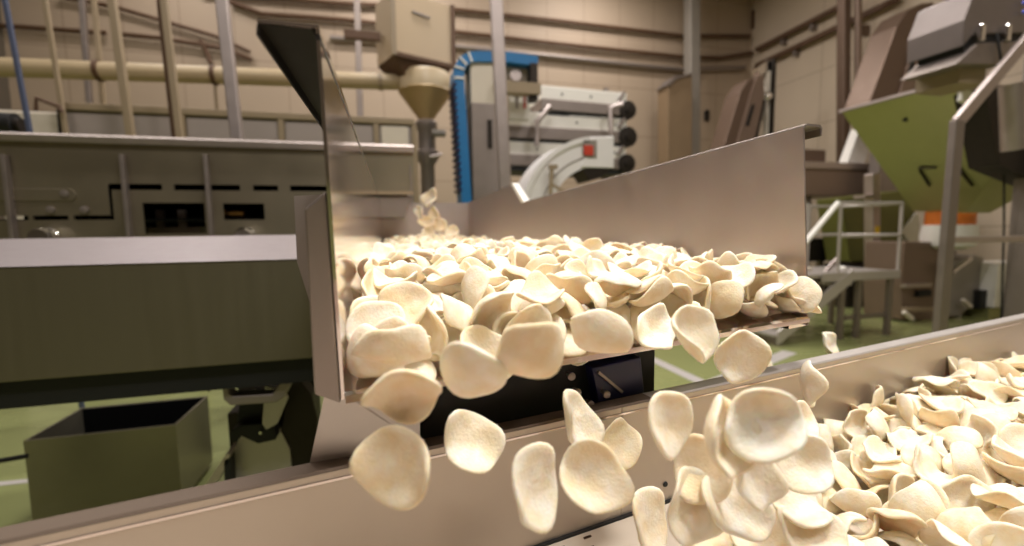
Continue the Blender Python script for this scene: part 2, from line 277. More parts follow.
DEEP = [
9,9078,-2532,-1078,-103,-966,109,-206, 11,10929,-1980,-1321,435,685,489,-318, 5,3522,-5170,-1411,730,59,238,636, 6,9617,-1797,-1106,434,-878,-154,-118,
7,10401,-1050,-1327,676,-451,207,-543, 9,9055,-1094,-1306,830,238,177,-470, 0,7113,-3876,-1235,298,949,88,3, 1,5318,-3780,-1128,-20,-732,680,-12,
4,8233,-1464,-1298,977,-136,32,152, 5,7550,-4463,-1179,885,421,-130,146, 11,9503,-2965,-1140,955,-234,-165,-58, 14,8972,-3110,-1204,532,-168,190,806,
15,10003,-1337,-1212,987,95,-30,-120, 4,8928,-3564,-1154,214,-182,273,919, 6,2776,-6564,-1461,76,245,959,-115, 10,7747,-2904,-1246,758,596,161,207,
1,4700,-3365,-1329,459,-377,-276,-754, 2,5883,-5371,-1040,90,914,393,-24, 8,6059,-3620,-1209,936,248,236,68, 12,7053,-3675,-1121,171,83,-6,-981,
15,4860,-5697,-1285,904,203,-294,-228, 4,7660,-2664,-1218,558,-141,-745,-334, 7,7193,-2507,-1172,96,-85,-987,-83, 8,5519,-4020,-1283,745,162,-20,-645,
10,6226,-4786,-1168,905,79,-83,406, 5,2314,-5804,-1366,-340,-628,-234,-659, 12,1299,-5228,-1893,621,-130,-218,-740, 13,7199,-4713,-1181,416,-730,-130,-525,
11,1712,-5853,-1721,368,-226,-438,787, 15,9701,-2162,-1147,281,-419,-374,-777, 0,10548,-2248,-1286,95,507,-678,522, 5,7169,-2998,-1094,21,-988,-120,-88,
7,6586,-3613,-1060,333,-169,-832,409, 11,9906,-703,-1362,976,82,86,-179, 15,4941,-4114,-1194,-138,926,-139,-320, 2,7924,-1822,-1231,841,-98,103,520,
4,895,-1246,646,917,91,252,292, 5,7740,-3304,-1119,982,93,-134,83, 6,-328,-4708,-1853,757,-311,-211,533, 7,5431,-5350,-1166,842,19,220,490,
8,11291,-3093,-1168,805,17,-260,-531, 9,10925,-692,-1491,480,-167,-575,640, 11,6638,-4624,-1060,204,223,-920,246, 12,-4651,-3,1061,453,-92,-517,719,
13,-4524,-1234,754,169,-68,-485,854, 14,156,-1775,719,-232,-854,-440,142, 1,-2940,-1159,965,404,667,40,623, 10,-1700,448,1040,-16,934,179,-305,
14,-3967,-2904,616,243,-114,140,-952, 15,-3758,-2110,869,931,-343,-41,111, 12,-5267,4992,921,389,-185,-480,763, 5,-988,-1882,690,262,-155,356,-882,
9,-5354,-1089,915,533,382,725,206, 15,-1315,344,1045,583,-321,76,-741, 12,-4364,-2610,800,267,62,-100,955, 14,-2749,-1442,957,83,300,-557,769,
15,983,-479,1046,383,-392,-129,825, 6,-363,-1619,792,468,179,-814,290, 14,-4922,-2915,741,-18,414,890,-185, 14,-825,-2046,765,-19,-743,567,351,
4,-1208,636,1219,-246,-931,-247,-95, 5,-1466,-1658,783,481,-365,-78,792, 11,-4865,3845,1170,-4,262,-824,-501, 12,-3244,-1905,1069,293,-425,-85,-851,
13,-5203,-1770,938,794,128,325,496, 3,-5001,-1112,1059,597,-200,-764,133, 8,-2657,747,1312,656,84,150,733, 12,-4543,-411,945,708,583,-26,-395,
5,-1432,-2178,772,410,-50,-186,891, 4,-712,-1387,923,-178,-29,956,-228, 6,-4309,-1595,874,897,256,-291,-208, 9,-4592,-2068,1087,24,953,-225,196,
3,186,7949,1400,965,-213,-92,119, 3,-1661,-47,1148,929,28,118,347, 13,-4773,-1563,962,169,-573,292,-745, 1,-5142,2168,1007,254,320,62,-910,
7,-5183,-2536,760,168,473,-310,-806, 13,-2278,-1080,1048,169,-192,1,966, 0,-421,-1034,1085,311,896,120,290, 1,-1829,-2108,915,741,-355,-15,-567,
12,-1844,717,1247,378,908,147,91, 1,1359,2395,1245,732,565,311,-215, 2,-1840,135,1383,113,971,-188,85, 8,-1795,-1242,1102,637,293,399,-589,
9,-4912,-1355,1088,211,570,-786,-104, 10,699,-1422,985,62,-971,-7,-229, 11,-5367,7565,1209,647,-215,698,-215, 12,-475,2818,1340,819,-440,-122,-345,
12,-2848,4965,1325,647,461,-165,-583, 15,1488,5150,1199,546,233,-800,-79, 7,-2168,-1599,984,302,253,-343,852, 9,1545,-1391,865,179,805,-487,-283,
1,-4980,-2166,1121,787,-157,-298,515, 2,1390,6164,1349,805,-22,-517,-288, 6,-1580,-1870,976,311,112,-30,942, 9,-693,3270,1375,283,-408,-145,855,
14,-4989,468,1196,-38,766,438,467, 2,-1113,-1392,1002,886,11,-179,424, 6,-4177,4451,1337,646,-229,345,-640, 4,-911,1471,1369,687,258,545,403,
9,-2767,-1729,1164,820,-13,21,-570, 10,-4182,-913,1179,101,-487,-803,325, 5,-552,655,1168,943,-322,-73,-13, 11,-4047,3035,1323,395,-239,-352,813,
12,-615,-469,1184,290,347,837,305, 2,13,-1982,839,998,-41,-8,0, 6,673,92,1113,146,-220,378,-886, 12,-777,845,1254,294,-343,-300,-839,
3,82,805,1213,488,-394,112,770, 9,-5045,3121,1151,547,247,-306,738, 13,868,3742,1239,556,491,-659,119, 14,-1311,3797,1327,283,-74,-193,-936,
3,-5240,-69,1257,277,-616,734,58, 7,-247,5163,1614,-60,929,358,45, 8,-5207,-550,1101,198,573,782,-136, 10,-4839,3381,1130,231,-489,-176,821,
12,-3403,561,1462,688,-259,-672,-74, 13,1379,4630,1304,305,356,-169,-866, 6,-4779,4521,1306,94,-7,-961,-255, 10,412,-1571,994,177,142,-414,880,
15,1392,8128,1334,454,-158,190,855, 0,-2176,-1944,1170,948,138,179,219, 3,-4569,2063,1284,969,42,-205,-123, 4,-1507,8393,1344,842,475,250,36,
7,-4918,6339,1375,200,-781,-190,559, 12,-2667,6550,1372,573,-480,-655,105, 3,319,6168,1392,155,-838,-93,513, 4,838,-895,1199,864,-179,290,367,
6,-3859,6905,1297,287,367,-427,773, 11,-289,3208,1386,866,-66,-163,-466, 12,-4422,-1342,1182,571,-45,-60,816, 1,1081,-128,1203,56,-133,813,563,
7,-1804,4213,1364,745,-232,-63,-621, 8,-4036,3933,1361,398,-900,137,-106, 14,-4653,7512,1308,9,-906,411,91, 2,-3015,1208,1337,286,228,-169,-914,
6,-5211,6597,1236,691,183,372,-591, 9,134,5092,1508,781,-161,-37,601, 13,-640,7283,1480,189,70,960,192, 15,-1859,-2150,1236,184,-634,-742,108,
2,-4403,4100,1273,155,343,-915,-139, 3,1260,3619,1363,472,-703,530,-13, 7,1115,240,1057,897,199,358,158, 12,-5025,1884,1229,588,88,-180,-783,
2,717,2676,1406,983,-36,158,70, 8,-414,6157,1403,275,-645,627,336, 10,-583,4800,1523,261,-809,343,-397, 12,-4354,1697,1337,40,502,-387,771,
13,-2245,7898,1419,543,142,180,807, 15,-1440,-1518,1166,788,-69,84,604, 6,-3778,1471,1302,268,-833,97,-471, 7,637,4159,1452,413,-94,213,-879,
14,-1793,7966,1405,124,-514,293,-795, 2,-2206,1100,1358,460,57,-310,-829, 3,92,-769,1162,758,9,5,650, 4,-2358,949,1544,281,-223,46,-931,
7,-2055,5642,1404,673,-602,421,76, 12,-4144,1282,1308,701,670,156,-182, 14,190,-1806,1057,630,235,21,739, 15,75,-218,1312,890,341,-149,260,
1,-2694,4478,1541,979,-3,-166,-106, 5,-1064,-509,1098,254,-45,-195,945, 8,1458,7223,1466,111,-897,-127,406, 14,-3523,4265,1382,569,141,-259,766,
15,805,4840,1431,490,-319,-327,742, 6,207,6882,1409,297,-409,68,859, 1,583,488,1365,-119,-907,212,341, 3,-245,5834,1428,879,-52,-54,469,
5,-1716,3512,1432,819,76,-130,552, 6,-2758,7820,1367,431,101,396,-803, 8,534,4581,1309,706,47,703,58, 9,-1940,1235,1250,941,-143,-58,297,
3,-904,-970,1158,792,-135,158,-573, 5,-3674,-1490,1028,699,-171,331,609, 6,-2149,3139,1317,782,236,237,-523, 7,-882,2410,1357,881,40,-371,287,
10,1215,2654,1462,-2,-604,731,-314, 11,-812,-1745,1068,376,47,-141,914, 13,-1385,7981,1504,94,-296,-947,72, 1,-668,4072,1453,351,-432,-222,-800,
2,-3173,2449,1374,70,-96,-160,-979, 7,-3263,3984,1509,969,-11,72,233, 8,-4797,5749,1234,20,-65,447,891, 10,726,1122,1426,342,572,739,-88,
12,-2280,1883,1347,868,282,387,121, 13,-1014,2038,1458,524,-93,146,833, 3,-1821,2752,1314,468,-61,-298,828, 6,-3615,7680,1443,979,-3,55,-190,
8,-2225,6533,1499,738,98,87,661, 9,509,6050,1420,-44,621,-107,774, 12,-2784,3377,1536,91,-488,850,169, 2,-4607,1007,1294,782,-141,59,603,
4,690,2165,1435,954,38,-90,280, 15,-638,8378,1319,657,-443,352,496, 0,-3235,-1260,1191,910,-233,-291,174, 1,219,1384,1330,328,214,550,737,
2,-1861,5207,1498,-148,-815,-363,424, 3,-2789,3755,1372,863,431,-130,224, 6,-1168,4299,1378,814,-31,-143,-560, 12,131,2632,1412,745,11,-76,-661,
15,-5067,1330,1210,30,169,59,-982, 1,-3903,-2813,930,948,-280,-48,136, 2,-2017,6961,1419,807,-140,297,488, 5,-2224,2800,1480,322,-157,-85,929,
8,-4280,2417,1382,47,874,341,339, 0,-5182,1009,1316,129,-815,559,-73, 1,-5043,2658,1099,-13,-59,-415,907, 2,-170,7114,1491,312,53,-174,931,
3,-4452,8854,1219,230,504,-396,731, 5,1239,1433,1260,553,-313,216,740, 7,-1021,374,1386,-56,-704,-621,336, 8,1585,349,1122,626,-106,-736,230,
9,-1495,7382,1459,119,763,590,230, 14,1363,-298,1266,264,-954,132,9, 0,-1788,2382,1469,206,-930,252,-165, 1,-3331,7165,1411,412,75,885,-200,
2,-3209,1440,1511,128,839,-528,-7, 3,1225,4228,1429,-128,-394,907,-54, 6,-3480,2835,1389,472,-16,-8,880, 13,-1394,2452,1372,958,-57,-71,-269,
4,36,3484,1507,199,146,85,964, 5,-4289,6098,1456,343,-222,134,-902, 6,-954,7920,1438,714,-173,62,-674, 13,-3381,5580,1309,527,47,-551,644,
1,-1980,1907,1447,858,-110,61,-497, 6,-2864,1993,1396,871,-64,-156,459, 8,-3222,5799,1388,646,-708,157,-236, 9,1545,5704,1407,184,-580,-410,678,
10,712,7558,1395,719,50,142,-678, 0,-3827,-1558,1229,305,-37,188,-932, 1,-1563,4868,1578,796,-195,-46,-569, 3,-4928,8008,1319,313,-218,119,-915,
4,-2293,4113,1453,137,-960,-11,239, 5,-448,7858,1401,544,-784,-12,-294, 6,-3422,3367,1583,123,-760,-636,-4, 12,-4401,3249,1317,248,534,-66,-804,
13,-3744,8740,1303,167,-124,264,-941, 15,1104,3347,1314,862,345,-163,329, 15,4446,-4112,-1847,88,320,-213,-918, 0,4966,-3928,-1760,303,337,225,861,
6,4120,-5485,-1712,458,-497,-729,95, 7,3427,-5937,-1811,498,43,-84,-861, 4,3558,-4363,-1811,385,-14,-212,-897, 5,3687,-3809,-1823,26,423,-881,207,
4,1523,-2429,-1872,99,-485,-824,-273, 11,3081,-4642,-1737,5,-249,-966,-41, 14,4236,-3201,-1596,401,514,-390,-648, 3,2109,-5401,-1949,129,-323,-79,933,
6,1155,-6035,-1831,109,-8,-311,-943, 15,2305,-4923,-1764,-118,935,70,324, 15,1824,-6539,-1948,809,162,-205,-525, 4,2257,-5835,-1779,181,201,-216,937,
13,6046,-3199,-1567,797,269,-59,537, 1,5209,-4274,-1601,-24,518,-854,3, 7,4156,-1757,-1639,132,-193,-229,944, 9,5627,-3421,-1657,344,35,-332,-876,
10,8875,-1704,-1426,128,658,-257,694, 3,5061,-3655,-1563,812,-232,165,-507, 4,9979,-1239,-1448,105,-933,44,338, 8,4277,-5280,-1546,536,-262,172,-783,
7,5402,-3952,-1504,987,39,-2,-151, 1,3319,-2523,-1710,796,-463,94,375, 4,2932,-6190,-1808,923,-61,-199,320, 12,7291,-2349,-1656,36,94,126,-986,
5,5571,-4471,-1379,-351,-7,-935,-1, 6,3913,-4233,-1605,232,-201,129,942, 9,6228,-2880,-1444,638,-593,159,-464, 15,8664,-1162,-1579,336,485,10,-806,
2,5331,-4929,-1528,985,127,105,10, 7,4306,-4408,-1644,251,-171,-96,-947, 8,914,-2395,-1920,797,87,57,-593, 11,2951,-2208,-1727,418,-72,885,-185,
4,5143,-3389,-1390,504,-279,-692,432, 8,6615,-1878,-1596,-107,-392,-894,186, 10,4625,-1961,-1714,607,320,-180,703, 11,2982,-5519,-1806,223,441,854,154,
15,9534,-2265,-1384,613,-80,-739,-264, 10,2880,-3259,-1742,29,-697,423,577, 6,4690,-2520,-1745,866,404,234,-173, 8,4741,-3767,-1567,907,122,-293,274,
13,1665,-4256,-1925,177,-209,710,-647, 5,3442,-2752,-1741,53,916,-328,219, 6,4936,-2832,-1490,380,65,-203,-899, 12,944,-4935,-1689,241,378,-881,144,
13,5036,-2330,-1477,666,-622,-172,371, 2,7990,-3621,-1277,-34,499,-865,11, 6,3641,-5507,-1575,387,115,-408,-817, 8,1617,-4765,-1743,354,87,898,-243,
11,2799,-6016,-1592,-36,-911,404,-63, 12,2553,-3171,-1802,729,378,304,480, 0,3711,-3995,-1469,235,-618,747,50, 3,3597,-3266,-1659,908,126,-83,387,
6,3906,-4888,-1492,213,-755,582,211, 7,2171,-5257,-1580,-81,901,-396,154, 9,1244,-5657,-1946,468,-400,-490,-616, 10,2779,-2646,-1766,879,198,-221,-371,
5,6384,-2426,-1601,771,-1,-132,621, 7,9170,-1637,-1262,674,384,615,-134, 11,4852,-4234,-1412,997,-51,-36,-12, 12,4546,-3952,-1494,82,380,-234,-890,
1,3070,-1871,-1712,935,-266,-231,12, 6,9605,-2612,-1209,-47,733,614,285, 11,7983,-1729,-1694,396,-244,-134,874, 9,665,-5263,-1892,464,160,-18,-870,
11,4926,-5135,-1169,161,-918,-219,287, 13,8296,-1183,-1465,394,166,125,-894, 3,5173,-4496,-1240,189,27,-465,863, 7,11408,-2200,-1297,441,673,-457,-377,
10,2865,-5543,-1562,283,924,225,122, 11,6509,-3938,-1250,114,950,-275,-83, 1,10884,-2211,-1414,286,880,-250,283, 9,7858,-2319,-1495,872,311,-131,-351,
11,10246,-1041,-1495,214,-364,153,-892, 3,2788,-5024,-1676,877,51,-112,463, 6,8654,-752,-1423,475,622,518,-343, 9,3092,-4324,-1731,837,-340,1,-427,
10,4504,-5071,-1311,112,-332,497,-793, 14,9873,-3121,-1329,883,395,-243,61, 7,4288,-4672,-1365,609,-143,-3,778, 8,6898,-1475,-1417,956,170,234,-8,
12,6343,-3510,-1536,928,-126,-256,237, 13,332,-5489,-1859,723,234,-252,597, 1,7096,-2486,-1435,710,352,-302,528, 7,7369,-2840,-1443,518,-788,-128,303,
13,9732,-3611,-1242,338,842,-254,-332, 3,2290,-6230,-1698,955,27,236,170, 4,3353,-6007,-1600,675,-102,-78,-725, 5,6610,-3394,-1388,441,-112,277,845,
4,8152,-3015,-1327,958,88,56,262, 5,5274,-5378,-1339,155,-194,-37,-967, 7,10450,-2639,-1369,486,-334,-78,-803, 9,10937,-2633,-1214,-7,-327,305,893,
3,9067,-3767,-1344,873,80,-186,-441, 4,9327,-3092,-1340,335,-349,113,867, 9,1854,-5546,-1890,228,-526,5,818, 13,6060,-4430,-1319,538,-1,71,839,
14,7580,-3658,-1231,705,-120,-382,-583, 15,2009,-1969,-1734,743,574,253,-230, 3,443,-4718,-1801,165,-28,-982,-74, 4,8464,-3654,-1316,-1,427,92,898,
10,3405,-4887,-1622,905,-45,95,-409, 12,10055,-2399,-1201,108,501,-111,850, 14,810,-5816,-1772,875,-240,154,389, 0,6805,-2761,-1369,915,-82,87,-384,
5,-498,-5714,-1941,464,-25,-472,-748, 7,4895,-4643,-1181,-3,121,519,-845, 8,3997,-5906,-1651,194,233,-15,952, 9,4937,-2094,-1382,501,773,386,32,
10,7575,-1490,-1506,237,-880,-337,233, 11,1984,-6053,-1915,771,-260,-8,-579, 12,3981,-5771,-1407,531,286,-52,-795, 13,7497,-4066,-1317,820,-352,-23,448,
14,8535,-1902,-1503,738,-643,-188,67, 1,1507,-6300,-1825,110,-55,232,964, 5,5934,-3881,-1372,745,-25,-84,-660, 9,5627,-3442,-1344,965,-180,59,-175,
12,2584,-5396,-1483,734,-88,87,666, 2,3390,-4308,-1532,374,733,448,-347, 3,3058,-5890,-1469,879,-93,114,451, 11,9048,-855,-1449,282,-480,803,-208,
15,2114,-3495,-1747,68,-818,-560,-108, 6,10317,-1623,-1279,195,-710,603,-303, 11,10285,-3207,-1035,52,508,-852,103, 12,8418,-3235,-1139,386,616,-673,130,
0,5799,-2824,-1369,983,72,-131,99, 1,3529,-4234,-1320,3,-967,249,15, 6,7901,-973,-1400,903,305,119,274, 7,8224,-2156,-1231,100,74,-115,985,
9,9141,-2719,-1286,35,946,310,74, 11,6081,-3183,-1266,619,5,6,-784, 4,3098,-5108,-1487,-70,-996,-6,41, 7,7902,-1813,-1447,94,-915,356,160,
11,5924,-5348,-1441,-167,743,-621,179, 13,3991,-5034,-1308,872,81,-326,353, 3,8673,-2179,-1268,933,-29,-249,254, 5,4518,-3715,-1303,624,-192,27,-756,
12,10388,-428,-1534,700,708,76,-30, 13,4078,-4158,-1319,576,-37,-42,814, 14,9110,-2262,-1253,118,-164,101,973, 2,6399,-4158,-1107,739,161,-70,-649,
3,11434,-2925,-1367,730,-94,-355,575, 7,-148,-5284,-1894,726,52,-121,-673, 9,1632,-5312,-1867,701,140,-234,-658, 12,8420,-3948,-1095,188,36,-32,-980,
13,7904,-4372,-1192,538,-816,146,-149, 0,6486,-1796,-1363,293,-296,203,885, 1,11301,-1579,-1307,307,-472,-747,352, 3,5762,-4988,-1367,630,-131,-299,-704,
5,3340,-4671,-1369,47,-440,186,-876, 9,2354,-4902,-1508,233,18,-379,-894, 10,4411,-5424,-1227,-53,321,-932,-156, 1,3201,-5334,-1367,-166,503,-839,-120,
4,5832,-1475,-1563,730,-204,-106,643, 5,5006,-1542,-1643,216,131,443,-859, 7,7416,-3188,-1443,951,-186,-241,-26, 9,9954,-3588,-1133,689,-105,60,713,
11,2471,-6067,-1528,712,58,16,-698, 12,8435,-2680,-1268,638,421,-553,-328, 14,6600,-3080,-1215,778,5,242,-578, 0,7584,-2258,-1359,703,320,99,-626,
4,6909,-4288,-1244,20,-147,435,-887, 6,2498,-4962,-1292,-118,-970,-34,206, 11,5730,-4824,-1163,443,-536,-231,679, 13,3615,-6253,-1378,177,783,-594,-29,
3,9889,-1737,-1397,504,31,-390,769, 5,8575,-1768,-1215,-131,-60,704,694, 7,8732,-2677,-1273,810,185,-388,-397]
# ------------------------------------------------------------------ the setting
YW = 13.0; XW = 11.66; XL = -8.0; YB = -6.5; HC = 9.0
def wall_mat(name, rgb, axis, panel=1.15):
    m = mat(name, rgb, .6, 0, 1.2, .05); n = m.node_tree.nodes; l = m.node_tree.links
    b = n['Principled BSDF']; src = b.inputs['Base Color'].links[0].from_socket
    tc = n.new('ShaderNodeTexCoord'); sp = n.new('ShaderNodeSeparateXYZ'); l.new(tc.outputs['Object'], sp.inputs[0])
    f = n.new('ShaderNodeMath'); f.operation = 'PINGPONG'; f.inputs[1].default_value = panel / 2; l.new(sp.outputs[axis], f.inputs[0])
    g = n.new('ShaderNodeMath'); g.operation = 'LESS_THAN'; g.inputs[1].default_value = .010; l.new(f.outputs[0], g.inputs[0])
    f2 = n.new('ShaderNodeMath'); f2.operation = 'PINGPONG'; f2.inputs[1].default_value = .72; l.new(sp.outputs[2], f2.inputs[0])
    g2 = n.new('ShaderNodeMath'); g2.operation = 'LESS_THAN'; g2.inputs[1].default_value = .012; l.new(f2.outputs[0], g2.inputs[0])
    ad = n.new('ShaderNodeMath'); ad.operation = 'MAXIMUM'; l.new(g.outputs[0], ad.inputs[0]); l.new(g2.outputs[0], ad.inputs[1])
    sc = n.new('ShaderNodeMath'); sc.operation = 'MULTIPLY'; sc.inputs[1].default_value = .45; l.new(ad.outputs[0], sc.inputs[0])
    mx = n.new('ShaderNodeMix'); mx.data_type = 'RGBA'; l.new(sc.outputs[0], mx.inputs['Factor']); l.new(src, mx.inputs['A'])
    mx.inputs['B'].default_value = lin((96, 70, 50)); l.new(mx.outputs['Result'], b.inputs['Base Color'])
    return m
WALLM = wall_mat('far_wall_panels', (172, 152, 130), 0); WALLR = wall_mat('right_wall_panels', (196, 178, 156), 1, 2.6)
WALLD = mat('darkened_side_wall', (92, 82, 70), .7, 0, 1, .05)  # unseen walls coloured dark to dim what the steel reflects
FLOORM = mat('green_epoxy_floor', (146, 152, 98), .27, 0, .7, .12, 0, (1, 1, 1), .5, .08)
FLOORM.node_tree.nodes['Principled BSDF'].inputs['Coat Weight'].default_value = .3
B(XL, XW, YB, YW, -.1, 0).build('floor', FLOORM, kind='structure')
B(XL, XW, YB, YW, HC, HC + .1).build('ceiling', mat('ceiling_panels', (190, 178, 158), .7), kind='structure')
B(XL, XW, YW, YW + .2, 0, HC).build('wall_far', WALLM, kind='structure')
B(XW, XW + .2, YB, YW, 0, HC).build('wall_right', WALLR, kind='structure')
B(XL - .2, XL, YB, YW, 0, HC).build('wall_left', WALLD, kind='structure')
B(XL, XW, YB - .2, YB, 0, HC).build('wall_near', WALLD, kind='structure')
# painted floor lines, pale grey
LINE = mat('pale_floor_paint', (196, 190, 186), .3, 0, 3, .06)
def floor_line(p, q, w, i):
    a = at(*p, Z=0.0); b = at(*q, Z=0.0); d = (b - a).normalized(); s = Vector((-d.y, d.x, 0)) * w / 2
    MB().prism([a - s, b - s, b + s, a + s], (0, 0, .003)).build('trim_%d' % i, LINE, kind='structure')
floor_line((600, 335), (735, 398), .13, 1)
floor_line((672, 400), (790, 352), .16, 2)
floor_line((-60, 490), (30, 481), .05, 3)

# pipes and trays along the walls
def pipe(name, label, pts, r, m, cat='pipe', group=None, n=10):
    return MB().tube(pts, r, n).build(name, m, smooth=True, label=label, cat=cat, group=group)
Yp = YW - .12
def wl(pts, Y=Yp): return [at(x, y, Y=Y) for x, y in pts]
pipe('wall_pipe', 'dark pipe high on the far beige wall, topmost of the three long runs', wl([(200, -8), (330, 3), (440, 8), (560, 21), (683, 36), (750, 36)]), .055, BROWN)
pipe('wall_pipe', 'dark pipe on the far beige wall, middle of the three long runs', wl([(230, 2), (262, 14), (345, 20), (455, 32), (560, 44), (683, 57), (720, 58), (752, 53)]), .06, BROWN)
pipe('wall_pipe', 'brown pipe on the far beige wall, lowest of the three long runs', wl([(330, 38), (450, 46), (539, 55), (640, 66), (683, 70), (745, 68)]), .07, DULL)
pipe('cable_conduit', 'thin dark conduit across the far left wall above the fat beige duct', wl([(-20, 24), (50, 29), (106, 33)]), .05, BROWN)
pipe('cable_conduit', 'dark conduit sloping between the beige upright and the wide grey post', wl([(120, 34), (160, 38), (222, 48), (252, 60)]), .05, BROWN)
pipe('cable_conduit', 'dark cable running down across the upper left wall behind the posts', wl([(60, -3), (112, 6), (160, 20), (215, 36), (250, 52)]), .045, BROWN)
pipe('cable_conduit', 'short dark cable on the far wall just above the duct, beside the wide grey post', wl([(200, 40), (206, 50), (211, 64)]), .05, BROWN)
Xp = XW - .18
def wr(pts): return [at(x, y, X=Xp) for x, y in pts]
def tray_run(label, pts, w):
    o = thing('cable_tray', label, 'cable tray', wr(pts)[0])
    p = wr(pts)
    mb = MB()
    for a, b in zip(p[:-1], p[1:]): mb.bar(a, b, .09, w)
    mb.build('channel', BROWN, o)
    for k in (1, 2):
        c = p[0].lerp(p[-1], k / 3)
        MB().box(c.x, XW - .004, c.y - .05, c.y + .05, c.z - .22, c.z).build('bracket', DULL, o)
tray_run('brown cable tray along the right wall, upper one of two', [(756, 50), (845, 4)], .12)
tray_run('brown cable tray along the right wall, lower one of two', [(756, 66), (900, -2)], .13)
SHADEB = mat('interior_shade_black', (6, 6, 6), .9, 0, 10, .2, spec=.1)  # matt black that stands in for shade inside openings and the bin
PALES = mat('pale_rim_steel', (196, 188, 182), .4, .5, 9, .05)
# ------------------------------------------------------------------ the feeder tray
X0, X1 = -.046, .668; YL, YR = .447, .603; ZT = 1.35; YE = 3.9
tray = thing('feeder_tray', 'wide stainless vibrating feeder tray heaped with puffed snacks, its lip above the trough', 'feeder', (.3, 2, 0))
t = .004
MB().prism([(X0, YL, ZT - t), (X1, YR, ZT - t), (X1, YE, ZT - t), (X0, YE, ZT - t)], (0, 0, t)).build('tray_floor', POLISH, tray)
# folded lip: a narrow turned-down edge along the slanted front
e = Vector((X1 - X0, YR - YL, 0)).normalized(); nf = Vector((e.y, -e.x, 0))
a = Vector((X0, YL, ZT)); b = Vector((X1 + .003, YR, ZT))
MB().prism([a, a + nf * .004 + Vector((0, 0, -.003)), a + nf * .004 + Vector((0, 0, -.010)), a + Vector((0, 0, -.010))], b - a).build('front_lip', POLISH, tray)
DARKFL = mat('shaded_flange_steel', (46, 41, 38), .5, .5, 12, .15)  # flange coloured dark to carry the shade of its underside
# left wall with its rolled top flange and front return
lw = MB().prism([(X0 - .003, .396, 1.660), (X0 - .003, .446, 1.343), (X0 - .003, YE, 1.343), (X0 - .003, YE, 1.715)], (.003, 0, 0)).build('side_wall', POLISH, tray, label='left wall of the feeder tray, rising to a dark-bottomed flange')
fl = []
for yy, zz in ((.397, 1.657), (YE, 1.716)):
    fl.append([(X0 + .001, yy, zz - .008), (X0 - .001, yy, zz + .001), (X0 - .006, yy, zz + .003), (X0 - .039, yy, zz + .003), (X0 - .044, yy, zz), (X0 - .045, yy, zz - .008), (X0 - .043, yy, zz - .008), (X0 - .041, yy, zz - .001), (X0 - .006, yy, zz), (X0 - .003, yy, zz - .008)])
MB().frustum(fl[0], fl[1]).build('top_flange', DARKFL, lw, label='dark outward flange')
MB().bar((X0 - .001, .3965, 1.6585), (X0 - .043, .3965, 1.6585), .003).build('flange_edge', POLISH, lw)
MB().prism([(X0 - .004, .418, 1.535), (X0 - .022, .420, 1.520), (X0 - .026, .442, 1.352), (X0 - .004, .444, 1.340)], (0, .018, 0)).build('front_return', DULL, lw, .002)
# right wall: low near part, taller far part with an angled end coloured white as if lit
rw = MB().prism([(X1, .600, 1.335), (X1, .625, 1.664), (X1, 2.255, 1.640), (X1, 2.46, 1.752), (X1, YE, 1.74), (X1, YE, 1.335)], (.003, 0, 0)).build('side_wall', SATIN, tray, label='tall right wall of the feeder tray with a rolled top edge')
fl = []
for yy, zz in ((.622, 1.665), (2.25, 1.641)):
    fl.append([(X1, yy, zz - .004), (X1 + .001, yy, zz + .001), (X1 + .004, yy, zz + .003), (X1 + .032, yy, zz + .002), (X1 + .037, yy, zz - .003), (X1 + .036, yy, zz - .016), (X1 + .034, yy, zz - .016), (X1 + .034, yy, zz - .004), (X1 + .031, yy, zz - .001), (X1 + .004, yy, zz - .001)])
MB().frustum(fl[0], fl[1]).build('top_flange', DULL, rw)
MB().prism([(X1 - .004, 2.24, 1.640), (X1 - .004, 2.46, 1.756), (X1 - .004, 2.50, 1.756), (X1 - .004, 2.29, 1.638)], (.035, 0, 0)).build('angled_end', WHITE, rw, label='pale angled end plate on the right wall')
MB().box(X0 - .10, X1 + .003, YE, YE + .004, 1.33, 1.735).build('back_wall', SATIN, tray)
MB().box(X0, X1, YE - .25, YE - .004, ZT, ZT + .012).build('back_strip', WHITE, tray)
# outer stiffener plate on the left
p = [at(294, 196, Y=.85), at(325, 194, Y=.85), at(336, 352, Y=.85), at(326, 352, Y=.85), at(297, 262, Y=.85)]
MB().prism(p, (0, .006, 0)).build('stiffener_plate', SATIN, tray)
# slanted apron plate below the left corner
p = [at(327, 384, Y=.458), at(346, 392, Y=.458), at(420, 402, Y=.468), at(420, 444, Y=.50), at(309, 466, Y=.50)]
MB().prism(p, (0, .004, 0)).build('apron_plate', PALES, tray)
p = [at(329, 350, Y=.50), at(335, 346, Y=.50), at(338, 352, Y=.5), at(336, 395, Y=.5), at(331, 392, Y=.5)]
MB().prism(p, (0, .02, 0)).build('edge_clip', CHROME, tray)
